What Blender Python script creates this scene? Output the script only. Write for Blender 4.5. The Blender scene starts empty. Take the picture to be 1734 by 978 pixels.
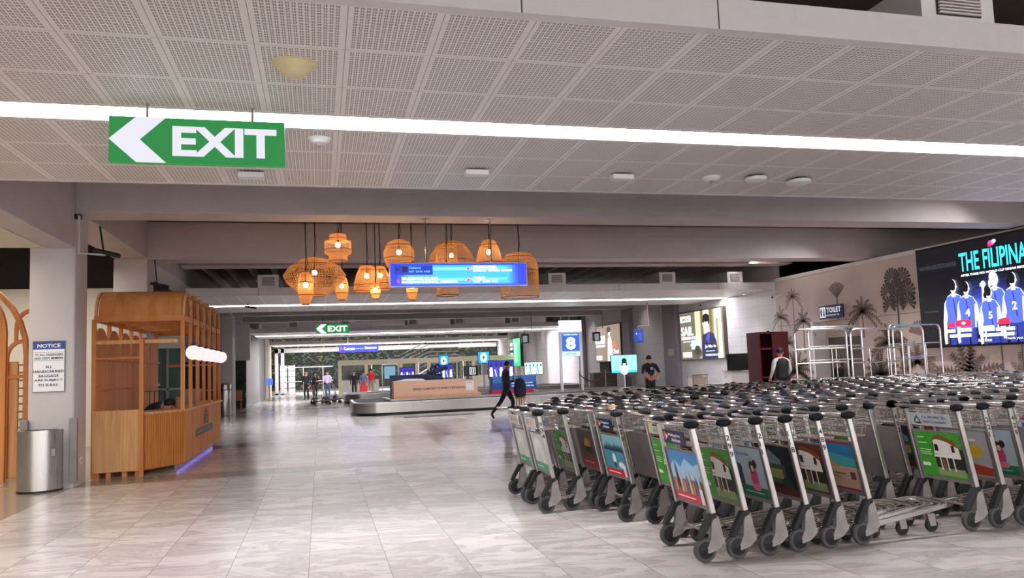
import bpy, math, random
from mathutils import Vector, Matrix
from math import pi, sin, cos, radians
random.seed(7)
sc = bpy.context.scene
COL = sc.collection

# ------------------------------------------------------------------ camera
YAW, PITCH, ROLL, FPX, SHY = .25121, .084455, -.038402, 1279.5, 23.
fw = Vector((sin(YAW)*cos(PITCH), cos(YAW)*cos(PITCH), sin(PITCH)))
rt = Vector((cos(YAW), -sin(YAW), 0)); up = rt.cross(fw)
r2 = cos(ROLL)*rt + sin(ROLL)*up; u2 = -sin(ROLL)*rt + cos(ROLL)*up
cd = bpy.data.cameras.new('camera'); cam = bpy.data.objects.new('camera', cd); COL.objects.link(cam)
m = Matrix((r2, u2, -fw)).transposed().to_4x4(); m.translation = (0, 0, 1.5); cam.matrix_world = m
cd.sensor_width = 36; cd.lens = 36*FPX/1734; cd.shift_y = SHY/1734; cd.clip_end = 400
sc.camera = cam
# ------------------------------------------------------------------ world, exposure
w = bpy.data.worlds.new('world'); sc.world = w; w.use_nodes = True
w.node_tree.nodes['Background'].inputs[0].default_value = (.80, .77, .76, 1)
w.node_tree.nodes['Background'].inputs[1].default_value = 2.8
sc.view_settings.view_transform = 'Standard'; sc.view_settings.look = 'None'
sc.view_settings.gamma = 1; sc.view_settings.use_curve_mapping = False
sc.view_settings.exposure = 0.58
STRIP = 26.          # emission of the ceiling light strips
LAMP = 55.           # watts in each rattan lantern

def area(name, loc, sx, sy, power, color=(1, .97, .95), rot=(0, 0, 0)):
    l = bpy.data.lights.new(name, 'AREA'); l.shape = 'RECTANGLE'; l.size = sx; l.size_y = sy; l.energy = power; l.color = color
    o = bpy.data.objects.new(name, l); o.location = loc; o.rotation_euler = rot; COL.objects.link(o); return o
area('shop_ceiling_light', (-6.2, 9.0, 3.40), 3.5, 6, 150, (1, .93, .8))
area('shop_ceiling_light_rear', (-6.5, 16.0, 3.9), 3.5, 5, 170, (1, .94, .84))
area('hedge_fill_light', (3, 63.5, 4.6), 12, .5, 220, (1, .95, .75), (radians(60), 0, 0))  # added lamp without a fixture, brightens the foliage outside

# ------------------------------------------------------------------ materials
MC = {}
def srgb(h):
    c = [int(h[i:i+2], 16)/255 for i in (0, 2, 4)]
    return tuple(x/12.92 if x <= .04045 else ((x+.055)/1.055)**2.4 for x in c)+(1,)
def nm(name):
    mt = bpy.data.materials.new(name); mt.use_nodes = True
    return mt, mt.node_tree, mt.node_tree.nodes['Principled BSDF']
def mat(h, rough=.5, metal=0., noise=.06, scale=8., spec=.5, stretch=(1, 1, 1), coat=0.):
    key = (h, rough, metal, noise, scale, stretch, coat)
    if key in MC: return MC[key]
    mt, nt, b = nm('paint_'+h)
    b.inputs['Roughness'].default_value = rough; b.inputs['Metallic'].default_value = metal
    b.inputs['Specular IOR Level'].default_value = spec; b.inputs['Coat Weight'].default_value = coat
    c = srgb(h)
    if noise > 0:
        tc = nt.nodes.new('ShaderNodeTexCoord'); mp = nt.nodes.new('ShaderNodeMapping'); mp.inputs['Scale'].default_value = stretch
        n = nt.nodes.new('ShaderNodeTexNoise'); n.inputs['Scale'].default_value = scale; n.inputs['Detail'].default_value = 4
        r = nt.nodes.new('ShaderNodeValToRGB')
        r.color_ramp.elements[0].position = .3; r.color_ramp.elements[1].position = .7
        r.color_ramp.elements[0].color = tuple(x*(1-noise*1.6) for x in c[:3])+(1,)
        r.color_ramp.elements[1].color = tuple(min(1, x*(1+noise)) for x in c[:3])+(1,)
        nt.links.new(tc.outputs['Object'], mp.inputs[0]); nt.links.new(mp.outputs[0], n.inputs['Vector'])
        nt.links.new(n.outputs['Fac'], r.inputs[0]); nt.links.new(r.outputs[0], b.inputs['Base Color'])
    else:
        b.inputs['Base Color'].default_value = c
    MC[key] = mt; return mt
def em(h, s=1.0):
    key = ('em', h, s)
    if key in MC: return MC[key]
    mt, nt, b = nm('glow_'+h)
    b.inputs['Base Color'].default_value = (0.02, .02, .02, 1); b.inputs['Roughness'].default_value = .3
    b.inputs['Emission Color'].default_value = srgb(h); b.inputs['Emission Strength'].default_value = s
    MC[key] = mt; return mt
def wood(h1, h2, scale=3., stretch=(6, 6, .5), rough=.6):
    key = ('wood', h1, h2, scale, stretch)
    if key in MC: return MC[key]
    mt, nt, b = nm('wood_'+h1); b.inputs['Roughness'].default_value = rough; b.inputs['Specular IOR Level'].default_value = .15
    tc = nt.nodes.new('ShaderNodeTexCoord'); mp = nt.nodes.new('ShaderNodeMapping'); mp.inputs['Scale'].default_value = stretch
    n = nt.nodes.new('ShaderNodeTexNoise'); n.inputs['Scale'].default_value = scale; n.inputs['Detail'].default_value = 6; n.inputs['Distortion'].default_value = .6
    r = nt.nodes.new('ShaderNodeValToRGB'); r.color_ramp.elements[0].position = .35; r.color_ramp.elements[1].position = .68
    r.color_ramp.elements[0].color = srgb(h1); r.color_ramp.elements[1].color = srgb(h2)
    nt.links.new(tc.outputs['Object'], mp.inputs[0]); nt.links.new(mp.outputs[0], n.inputs['Vector'])
    nt.links.new(n.outputs['Fac'], r.inputs[0]); nt.links.new(r.outputs[0], b.inputs['Base Color'])
    MC[key] = mt; return mt
class N:
    """small node arithmetic"""
    def __init__(s, nt): s.nt = nt
    def op(s, o, a, b=None, c=None):
        n = s.nt.nodes.new('ShaderNodeMath'); n.operation = o
        for i, v in enumerate((a, b, c)):
            if v is None: continue
            if isinstance(v, (int, float)): n.inputs[i].default_value = v
            else: s.nt.links.new(v, n.inputs[i])
        return n.outputs[0]
    def mix(s, f, a, b):
        n = s.nt.nodes.new('ShaderNodeMix'); n.data_type = 'RGBA'
        s.nt.links.new(f, n.inputs[0])
        for i, v in ((6, a), (7, b)):
            if isinstance(v, tuple): n.inputs[i].default_value = v
            else: s.nt.links.new(v, n.inputs[i])
        return n.outputs[2]
def pos_xyz(nt):
    g = nt.nodes.new('ShaderNodeNewGeometry'); x = nt.nodes.new('ShaderNodeSeparateXYZ')
    nt.links.new(g.outputs['Position'], x.inputs[0]); return g.outputs['Position'], x.outputs

def marble():
    mt, nt, b = nm('marble_floor'); q = N(nt); P, X = pos_xyz(nt)
    tx, ty = .604, 1.19
    fx = q.op('DIVIDE', q.op('ADD', X[0], .11), tx); fy = q.op('DIVIDE', q.op('SUBTRACT', X[1], 6.82), ty)
    ix, iy = q.op('FLOOR', fx), q.op('FLOOR', fy)
    cx = nt.nodes.new('ShaderNodeCombineXYZ'); nt.links.new(ix, cx.inputs[0]); nt.links.new(iy, cx.inputs[1])
    wn = nt.nodes.new('ShaderNodeTexWhiteNoise'); wn.noise_dimensions = '2D'; nt.links.new(cx.outputs[0], wn.inputs[0])
    # veins, offset per tile
    cmb = nt.nodes.new('ShaderNodeCombineXYZ')
    nt.links.new(q.op('ADD', q.op('MULTIPLY', X[0], 1.0), q.op('MULTIPLY', wn.outputs[0], 13.)), cmb.inputs[0])
    nt.links.new(q.op('ADD', q.op('MULTIPLY', X[1], 2.6), q.op('MULTIPLY', X[0], .5)), cmb.inputs[1]); nt.links.new(q.op('MULTIPLY', wn.outputs[0], 40.), cmb.inputs[2])
    n1 = nt.nodes.new('ShaderNodeTexNoise'); n1.inputs['Scale'].default_value = 1.1; n1.inputs['Detail'].default_value = 9; n1.inputs['Distortion'].default_value = 1.6; n1.inputs['Roughness'].default_value = .62
    nt.links.new(cmb.outputs[0], n1.inputs['Vector'])
    r = nt.nodes.new('ShaderNodeValToRGB'); e = r.color_ramp.elements
    e[0].position = .28; e[0].color = srgb('A9A29F'); e[1].position = .60; e[1].color = srgb('D6D0CC')
    for p, c in ((.43, 'C6BFBB'), (.48, 'B8B0AC'), (.51, 'CDC6C2'), (.75, 'C9C2BE')):
        k = e.new(p); k.color = srgb(c)
    nt.links.new(n1.outputs['Fac'], r.inputs[0])
    hv = nt.nodes.new('ShaderNodeMix'); hv.data_type = 'RGBA'; hv.blend_type = 'MULTIPLY'; hv.inputs[0].default_value = 1
    nt.links.new(r.outputs[0], hv.inputs[6])
    tone = q.op('ADD', q.op('MULTIPLY', wn.outputs[0], .16), .84); cc = nt.nodes.new('ShaderNodeCombineColor')
    nt.links.new(tone, cc.inputs[0]); nt.links.new(q.op('MULTIPLY', tone, .99), cc.inputs[1]); nt.links.new(q.op('MULTIPLY', tone, .995), cc.inputs[2]); nt.links.new(cc.outputs[0], hv.inputs[7])
    # warm travertine field between the two granite bands
    def band(a, c): return q.op('MULTIPLY', q.op('GREATER_THAN', X[1], a), q.op('LESS_THAN', X[1], c))
    warm = nt.nodes.new('ShaderNodeMix'); warm.data_type = 'RGBA'; warm.blend_type = 'MULTIPLY'
    nt.links.new(band(13.1, 17.3), warm.inputs[0]); nt.links.new(hv.outputs[2], warm.inputs[6]); warm.inputs[7].default_value = (.97, .85, .77, 1)
    grout = q.op('MAXIMUM', q.op('LESS_THAN', q.op('FRACT', fx), .009), q.op('LESS_THAN', q.op('FRACT', fy), .0035))
    c1 = q.mix(grout, warm.outputs[2], srgb('8B8482'))
    bd = q.op('MAXIMUM', band(12.35, 13.1), q.op('MAXIMUM', band(17.3, 18.2), band(34, 35.2)))
    c2 = q.mix(bd, c1, srgb('8F8378'))
    side = q.op('LESS_THAN', X[0], -3.5)
    c3 = q.mix(side, c2, srgb('9B9083'))
    nt.links.new(c3, b.inputs['Base Color'])
    b.inputs['Roughness'].default_value = .17; b.inputs['Specular IOR Level'].default_value = .28
    return mt
def perforated():
    """white metal ceiling tiles .596 x .72 m punched with clusters of four small square holes"""
    mt, nt, b = nm('perforated_ceiling'); q = N(nt); P, X = pos_xyz(nt)
    tx, ty = .592, .70
    ax = q.op('MULTIPLY', q.op('FRACT', q.op('DIVIDE', q.op('SUBTRACT', X[0], .2), tx)), tx)
    ay = q.op('MULTIPLY', q.op('FRACT', q.op('DIVIDE', q.op('SUBTRACT', q.op('SUBTRACT', X[1], 4.42), q.op('MULTIPLY', q.op('GREATER_THAN', X[1], 6.6), 2.49)), ty)), ty)
    def inside(v, a, c): return q.op('MULTIPLY', q.op('GREATER_THAN', v, a), q.op('LESS_THAN', v, c))
    field = q.op('MULTIPLY', inside(ax, .036, .556), inside(ay, .026, .674))
    def dots(v, off, pitch):
        f = q.op('FRACT', q.op('DIVIDE', q.op('SUBTRACT', v, off), pitch))
        return q.op('MAXIMUM', inside(f, .12, .38), inside(f, .50, .76))
    hole = q.op('MULTIPLY', field, q.op('MULTIPLY', dots(ax, .036, .0371), dots(ay, .026, .0381)))
    seam = q.op('MAXIMUM', q.op('LESS_THAN', ax, .005), q.op('LESS_THAN', ay, .003))
    c = q.mix(hole, srgb('E9E4E1'), srgb('544C49')); c = q.mix(seam, c, srgb('8D8684'))
    nt.links.new(c, b.inputs['Base Color']); b.inputs['Roughness'].default_value = .42
    return mt
def tiled_white(h='D9D5D6', seam='B9B4B6', px=1.2, pz=.32):
    mt, nt, b = nm('white_wall_panels'); q = N(nt); P, X = pos_xyz(nt)
    s1 = q.op('LESS_THAN', q.op('FRACT', q.op('DIVIDE', X[2], pz)), .03)
    s2 = q.op('LESS_THAN', q.op('FRACT', q.op('DIVIDE', X[1], px)), .012)
    c = q.mix(q.op('MAXIMUM', s1, s2), srgb(h), srgb(seam)); nt.links.new(c, b.inputs['Base Color']); b.inputs['Roughness'].default_value = .35
    return mt
def brushed(h='B9B5B3', rough=.28, stretch=(40, 40, .6)):
    key = ('br', h, rough, stretch)
    if key in MC: return MC[key]
    mt, nt, b = nm('brushed_metal'); b.inputs['Metallic'].default_value = 1; b.inputs['Base Color'].default_value = srgb(h)
    tc = nt.nodes.new('ShaderNodeTexCoord'); mp = nt.nodes.new('ShaderNodeMapping'); mp.inputs['Scale'].default_value = stretch
    n = nt.nodes.new('ShaderNodeTexNoise'); n.inputs['Scale'].default_value = 3
    mr = nt.nodes.new('ShaderNodeMapRange'); mr.inputs[3].default_value = rough*.7; mr.inputs[4].default_value = rough*1.5
    nt.links.new(tc.outputs['Object'], mp.inputs[0]); nt.links.new(mp.outputs[0], n.inputs['Vector']); nt.links.new(n.outputs['Fac'], mr.inputs[0]); nt.links.new(mr.outputs[0], b.inputs['Roughness'])
    MC[key] = mt; return mt
def wicker():
    mt, nt, b = nm('rattan_weave'); b.inputs['Base Color'].default_value = srgb('EFC58A'); b.inputs['Roughness'].default_value = .6
    tr = nt.nodes.new('ShaderNodeBsdfTranslucent'); tr.inputs[0].default_value = srgb('FFDCA0')
    mx = nt.nodes.new('ShaderNodeMixShader'); mx.inputs[0].default_value = .55
    out = nt.nodes['Material Output']
    nt.links.new(b.outputs[0], mx.inputs[1]); nt.links.new(tr.outputs[0], mx.inputs[2]); nt.links.new(mx.outputs[0], out.inputs[0])
    return mt
def glassy(h, alpha=.35):
    mt, nt, b = nm('glass_'+h); b.inputs['Base Color'].default_value = srgb(h); b.inputs['Roughness'].default_value = .08
    b.inputs['Alpha'].default_value = alpha; return mt

M_FLOOR = marble(); M_PERF = perforated(); M_TILE = tiled_white()
M_BEAM = mat('BDB4B6', .55, noise=.04, scale=2.); M_COLUMN = mat('BEB8B9', .5, noise=.03, scale=2.)
M_SLAB = mat('6B5956', .8, noise=.1, scale=1.5); M_RAFT = mat('D5D1D3', .4, noise=.02)
M_CREAM = mat('D8D0C0', .6, noise=.03, scale=1.); M_DARK = mat('2B2422', .8); M_RIB = mat('DCD3D1', .5)
M_BLACK = mat('121114', .45, noise=.0); M_RUBBER = mat('1A1A1D', .6, noise=.15, scale=30); M_TYRE = mat('4B4A4D', .55, noise=.12, scale=30); M_GREYP = mat('959090', .5, noise=.12, scale=12)
M_ALU = mat('B4B0AE', .30, .85, noise=.10, scale=14, stretch=(1, 1, .3)); M_WIRE = mat('8F8680', .5, .4, noise=.1, scale=20); M_BAR = mat('CFCCCC', .22, .9, noise=.05)
M_STEEL = brushed(); M_WHITE = mat('E6E4E6', .4, noise=.02); M_WK = wicker()
M_WOODL = wood('BE7A44', 'D2925C', 1.2, (5, 5, .5)); M_WOODF = wood('C8935F', 'DFB07C', 2.0, (9, 9, .5)); M_WOODR = wood('B26F36', 'D2924F', 4., (20, 20, .4)); M_WOODD = wood('BC764A', 'D08E5C', 1.2, (5, 5, .5))
M_GRIP = mat('0E0E13', .6, noise=.2, scale=20, spec=.25)

# ------------------------------------------------------------------ mesh builder
TXT = {}
def text_geo(s, bold=0.):
    if (s, bold) in TXT: return TXT[(s, bold)]
    cu = bpy.data.curves.new('t', 'FONT'); cu.body = s; cu.size = 1; cu.offset = bold; cu.resolution_u = 3
    o = bpy.data.objects.new('t', cu); COL.objects.link(o); bpy.context.view_layer.update()
    me = bpy.data.meshes.new_from_object(o.evaluated_get(bpy.context.evaluated_depsgraph_get()))
    v = [(a.co.x, a.co.y) for a in me.vertices]; f = [tuple(p.vertices) for p in me.polygons]
    bpy.data.objects.remove(o); bpy.data.curves.remove(cu); bpy.data.meshes.remove(me)
    x0 = min(a[0] for a in v); x1 = max(a[0] for a in v); y0 = min(a[1] for a in v); y1 = max(a[1] for a in v)
    v = [((a[0]-x0)/(x1-x0), (a[1]-y0)/(y1-y0)) for a in v]
    TXT[(s, bold)] = (v, f, (x1-x0)/(y1-y0)); return TXT[(s, bold)]
class MB:
    def __init__(s): s.v = []; s.f = []; s.m = []; s.T = None
    def add(s, vs, fs, mi=0):
        k = len(s.v); s.v += [tuple(s.T @ Vector(a)) if s.T else tuple(a) for a in vs]; s.f += [tuple(i+k for i in f) for f in fs]; s.m += [mi]*len(fs); return s
    def box(s, x0, x1, y0, y1, z0, z1, mi=0):
        return s.add([(x0, y0, z0), (x1, y0, z0), (x1, y1, z0), (x0, y1, z0), (x0, y0, z1), (x1, y0, z1), (x1, y1, z1), (x0, y1, z1)],
                     [(0, 3, 2, 1), (4, 5, 6, 7), (0, 1, 5, 4), (1, 2, 6, 5), (2, 3, 7, 6), (3, 0, 4, 7)], mi)
    def rbox(s, x0, x1, y0, y1, z0, z1, r=.02, mi=0, seg=3):
        """box with rounded vertical edges"""
        pts = []
        for cx, cy, a0 in ((x1-r, y1-r, 0), (x0+r, y1-r, 90), (x0+r, y0+r, 180), (x1-r, y0+r, 270)):
            for i in range(seg+1):
                a = radians(a0+90*i/seg); pts.append((cx+r*cos(a), cy+r*sin(a)))
        return s.prism(pts, z0, z1, 'z', mi)
    def prism(s, pts, a, b, axis='z', mi=0):
        n = len(pts)
        def mk(p, t):
            return (p[0], p[1], t) if axis == 'z' else (p[0], t, p[1]) if axis == 'y' else (t, p[0], p[1])
        return s.add([mk(p, a) for p in pts]+[mk(p, b) for p in pts],
                     [tuple(range(n-1, -1, -1)), tuple(range(n, 2*n))]+[(i, (i+1) % n, n+(i+1) % n, n+i) for i in range(n)], mi)
    def tube(s, pts, r, seg=8, mi=0, closed=False, flat=1.):
        pts = [Vector(p) for p in pts]; n = len(pts); rings = []; vs = []; fs = []
        rr = r if isinstance(r, (list, tuple)) else [r]*n
        prev = None
        for i, p in enumerate(pts):
            if closed: t = (pts[(i+1) % n]-pts[i-1])
            else: t = pts[min(i+1, n-1)]-pts[max(i-1, 0)]
            t.normalize()
            if prev is None:
                a = Vector((0, 0, 1)) if abs(t.z) < .9 else Vector((1, 0, 0))
                u = t.cross(a).normalized()
            else:
                u = (prev - t*prev.dot(t)).normalized()
            prev = u; w_ = t.cross(u)
            for j in range(seg):
                an = 2*pi*j/seg; vs.append(p+rr[i]*(cos(an)*u+sin(an)*flat*w_))
        m_ = n if closed else n-1
        for i in range(m_):
            for j in range(seg):
                a = i*seg+j; b_ = i*seg+(j+1) % seg; c = ((i+1) % n)*seg+(j+1) % seg; d = ((i+1) % n)*seg+j
                fs.append((a, b_, c, d))
        if not closed:
            fs.append(tuple(range(seg-1, -1, -1))); fs.append(tuple((n-1)*seg+j for j in range(seg)))
        return s.add(vs, fs, mi)
    def lathe(s, prof, seg=24, c=(0, 0, 0), mi=0, sx=1., sy=1., caps=True):
        vs = []; fs = []; n = len(prof)
        for r_, z in prof:
            for j in range(seg):
                a = 2*pi*j/seg; vs.append((c[0]+r_*sx*cos(a), c[1]+r_*sy*sin(a), c[2]+z))
        for i in range(n-1):
            for j in range(seg):
                fs.append((i*seg+j, i*seg+(j+1) % seg, (i+1)*seg+(j+1) % seg, (i+1)*seg+j))
        if caps:
            fs.append(tuple(range(seg-1, -1, -1))); fs.append(tuple((n-1)*seg+j for j in range(seg)))
        return s.add(vs, fs, mi)
    def ball(s, c, r, seg=14, mi=0):
        rx, ry, rz = r if isinstance(r, tuple) else (r, r, r)
        pr = [(max(sin(pi*i/(seg//2)), .02), -cos(pi*i/(seg//2))) for i in range(seg//2+1)]
        vs = []; n = len(pr)
        for a_, z in pr:
            for j in range(seg):
                an = 2*pi*j/seg; vs.append((c[0]+rx*a_*cos(an), c[1]+ry*a_*sin(an), c[2]+rz*z))
        fs = [(i*seg+j, i*seg+(j+1) % seg, (i+1)*seg+(j+1) % seg, (i+1)*seg+j) for i in range(n-1) for j in range(seg)]
        fs.append(tuple(range(seg-1, -1, -1))); fs.append(tuple((n-1)*seg+j for j in range(seg)))
        return s.add(vs, fs, mi)
    def build(s, name, mats, parent=None, smooth=False, bevel=0.):
        me = bpy.data.meshes.new(name); me.from_pydata(s.v, [], s.f)
        for k in (mats if isinstance(mats, (list, tuple)) else [mats]): me.materials.append(k)
        me.polygons.foreach_set('material_index', s.m)
        if smooth:
            me.polygons.foreach_set('use_smooth', [True]*len(s.f))
        me.update(); o = bpy.data.objects.new(name, me); COL.objects.link(o)
        if smooth: me.set_sharp_from_angle(angle=radians(40))
        if parent: o.parent = parent
        if bevel:
            b = o.modifiers.new('bevel', 'BEVEL'); b.width = bevel; b.segments = 2; b.limit_method = 'ANGLE'
        return o
class Board:
    """flat printed or lit artwork laid on a plane: origin O, unit vectors U (reading direction) and V (up)"""
    def __init__(s, O, U, V, th=.0025):
        s.O = Vector(O); s.U = Vector(U).normalized(); s.V = Vector(V).normalized(); s.n = s.U.cross(s.V); s.k = 0; s.mb = MB(); s.ms = []; s.th = th; s.hold = False
    def mi(s, m_):
        if m_ not in s.ms: s.ms.append(m_)
        return s.ms.index(m_)
    def put(s, pts, fs, m_, same=False):
        if not same and not s.hold: s.k += 1
        s.mb.add([s.O+s.U*p[0]+s.V*p[1]+s.n*(s.k*s.th) for p in pts], fs, s.mi(m_)); return s
    def poly(s, pts, m_): return s.put(pts, [tuple(range(len(pts)))], m_)
    def rect(s, a, b, c, d, m_): return s.poly([(a, b), (c, b), (c, d), (a, d)], m_)
    def ell(s, cu, cv, ru, rv, m_, n=16, rot=0.):
        pts = []
        for i in range(n):
            x, y = ru*cos(2*pi*i/n), rv*sin(2*pi*i/n); pts.append((cu+x*cos(rot)-y*sin(rot), cv+x*sin(rot)+y*cos(rot)))
        return s.poly(pts, m_)
    def text(s, t, u, v, h, m_, bold=.0, width=None, center=False, vert=False):
        if vert:
            for i, ch in enumerate(t): s.text(ch, u, v-i*h*1.35, h, m_, bold, center=True)
            return s
        vs, fs, asp = text_geo(t, bold); w_ = width or asp*h
        if t == '1': w_ = asp*h
        u0 = u-w_/2 if center else u
        return s.put([(u0+a*w_, v+b_*h) for a, b_ in vs], fs, m_)
    def build(s, name, parent=None): return s.mb.build(name, s.ms, parent)

def tag(o, label=None, cat=None, group=None, kind=None):
    if label: o['label'] = label
    if cat: o['category'] = cat
    if group: o['group'] = group
    if kind: o['kind'] = kind
    return o
def thing(name, label, cat, loc=(0, 0, 0), rz=0., group=None):
    o = bpy.data.objects.new(name, None); o.empty_display_size = .1; o.location = loc; o.rotation_euler = (0, 0, rz); COL.objects.link(o)
    return tag(o, label, cat, group)
def struct(name, mb, mats, parent=None, **k):
    o = mb.build(name, mats, parent, **k)
    if parent is None: o['kind'] = 'structure'
    return o

# ================================================================== SETTING
def floor_and_slab():
    struct('floor', MB().box(-14, 20, -10, 64, -.1, 0), M_FLOOR)
    sl = struct('ceiling', MB().box(-14, 20.2, -10, 64, 4.85, 5.0), M_SLAB)
    for k, (y0, y1) in enumerate(((2.0, 4.2), (19.5, 30.), (38., 45.), (53., 60.))):
        mb = MB(); x = -3.2
        while x < 14.3:
            mb.box(x, x+.07, y0, y1, 4.58, 4.85); x += .62
        mb.build('ceiling_rib', M_RIB, sl)
floor_and_slab()
RAFTS = [(4.38, 9.06, 6.50, 6.86), (21.67, 27.3, 24.6, 25.1), (40.6, 47.2, 43.7, 44.4), (56.5, 61.8, 59.2, 60.0), (-5.2, -.6, -2.8, -2.45)]
def rafts():
    for k, (a, b, s0, s1) in enumerate(RAFTS):
        x0, x1 = -3.45, 14.45
        mb = MB(); z0, z1 = 3.70, 3.92
        mb.box(x0, x1, a, a+.03, z0, z1, 1); mb.box(x0, x1, b-.03, b, z0, z1, 1)
        mb.box(x0, x0+.03, a+.03, b-.03, z0, z1, 1); mb.box(x1-.03, x1, a+.03, b-.03, z0, z1, 1)
        mb.box(x0+.03, x1-.03, a+.03, a+.09, z0, z0+.03, 1); mb.box(x0+.03, x1-.03, b-.06, b-.03, z0, z0+.03, 1)
        mb.box(x0+.03, x1-.03, a+.09, s0-.05, z0+.004, z0+.03, 0); mb.box(x0+.03, x1-.03, s1+.05, b-.06, z0+.004, z0+.03, 0)
        mb.box(x0+.03, x1-.03, s0-.05, s0, z0, z0+.10, 1); mb.box(x0+.03, x1-.03, s1, s1+.05, z0, z0+.10, 1)
        mb.box(x0+.03, x1-.03, s0, s1, z0+.10, z0+.14, 1)
        for x in (-1.6, 1.26, 2.63, 5.57, 9.0, 12.4): mb.box(x-.004, x+.004, a-.002, a, z0, z1, 2)
        o = struct('ceiling_raft', mb, [M_PERF, M_RAFT, M_DARK])
        # fluorescent lengths in the slot
        i = 0; x = x0+.06
        while x < x1-.1:
            e = min(x+(1.55 if i % 2 else 1.2), x1-.05)
            MB().box(x, e-.05, s0+.02, s1-.02, z0+.03, z0+.095).build('light_strip', em('F6F4FA', STRIP*(.55 if k == 1 else .8)), o)
            x = e; i += 1
rafts()
def beams():
    def beam(x0, x1, y0, y1, z0, z1=4.85, m_=M_BEAM):
        b = struct('beam', MB().box(x0, x1, y0, y1, z0, z1), m_, bevel=.008); return b
    for y in (12.37, 17.22, 33.4, 37.6, 50.3): beam(-4.12, 19.9, y, y+.62, 4.05)
    beam(-3.49-.38, -3.49, -9.9, 12.36, 3.5); beam(-4.12, -3.49, 13.0, 17.21, 4.06)
    beam(-4.12, -3.49, 17.85, 33.39, 4.06); beam(-4.12, -3.49, 34.03, 50.2, 4.06)
    struct('trim_1', MB().box(-3.4, 14.4, 20.6, 21.2, 4.38, 4.62), mat('B0A2A3', .5))
    struct('trim_2', MB().box(-3.4, 14.4, 39.3, 40.0, 4.38, 4.62), mat('B0A2A3', .5))
beams()
def columns():
    for i, (x0, x1, y0, y1) in enumerate(((-4.10, -3.49, 12.37, 12.98), (-4.15, -3.49, 17.22, 17.84), (-4.12, -3.46, 32.9, 34.0), (-4.12, -3.42, 46.2, 50.2))):
        struct('column', MB().rbox(x0, x1, y0, y1, 0, 3.5 if i == 0 else 4.05, .03), M_COLUMN, smooth=True)
    struct('column', MB().box(-4.10, -3.49, 12.37, 12.98, 3.5, 4.05), M_COLUMN)
    # right hand wall with pilasters; far end it rounds out in half columns
    wl = struct('wall_right', MB().box(14.5, 14.7, 21.75, 62, 0, 4.84), M_TILE)
    for y0, y1 in ((28.66, 29.87), (33.5, 34.4), (40.1, 40.9)): MB().box(14.3, 14.5, y0, y1, 0, 4.84).build('pilaster', mat('8E888D', .5), wl)
    for y in (45.5, 51.0, 55.5, 58.5): MB().lathe([(.75, 0), (.75, 4.84)], 24, (14.6, y, 0)).build('half_column', mat('CDC8CA', .45), wl, smooth=True)
    struct('wall_far_right', MB().box(20, 20.2, -10, 64, 0, 5.0), M_DARK)
columns()
def wall_washers():
    for i, y in enumerate((22.9, 32.0, 38.9, 43.2, 48.5, 53.4, 57.2)):
        t = thing('wall_downlight', 'recessed downlight washing the white right wall, %s from the front' % ('first', 'second', 'third', 'fourth', 'fifth', 'sixth', 'seventh')[i], 'light', (14.05, y, 3.66 if any(a < y < b for a, b, _, _ in RAFTS) else 4.81), 0, 'downlights along the right wall')
        MB().lathe([(.05, 0), (.07, -.02), (.08, .03)], 16).build('trim_ring', M_WHITE, t, smooth=True); MB().lathe([(.045, -.012), (.045, -.008)], 16).build('lens', em('FFF4E8', 12), t)
        l = bpy.data.lights.new('downlight', 'SPOT'); l.energy = 60; l.spot_size = 1.5; l.spot_blend = .6; l.color = (1, .95, .92); l.shadow_soft_size = .05
        o = bpy.data.objects.new('downlight', l); o.location = (0, 0, -.03); o.rotation_euler = (0, .25, 0); o.parent = t; COL.objects.link(o)
wall_washers()
def mural_fill_lights():  # light fittings added under the slab to brighten the mural wall
    for k, (y0, y1, l_) in enumerate(((9.6, 11.6, 'front'), (14.0, 16.3, 'middle'), (18.9, 21.3, 'rear'))):
        t = thing('mural_fill_light', 'added long light under the upper ceiling brightening the palm mural, %s one of three' % l_, 'light', (13.0, y0, 4.849), 0, 'added lights brightening the palm mural')
        MB().box(-.06, .06, 0, y1-y0, -.06, 0).build('housing', M_WHITE, t); MB().box(-.05, .05, .03, y1-y0-.03, -.075, -.06).build('diffuser', em('FFF2EE', 6), t)
        l = bpy.data.lights.new('mural_fill_light', 'AREA'); l.shape = 'RECTANGLE'; l.size = .15; l.size_y = y1-y0; l.energy = 48*(y1-y0); l.color = (1, .94, .93)
        o = bpy.data.objects.new('mural_fill_light', l); o.location = (.02, (y1-y0)/2, -.11); l.spread = 2.2; o.rotation_euler = (0, .45, 0); o.parent = t; COL.objects.link(o)
mural_fill_lights()
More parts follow.
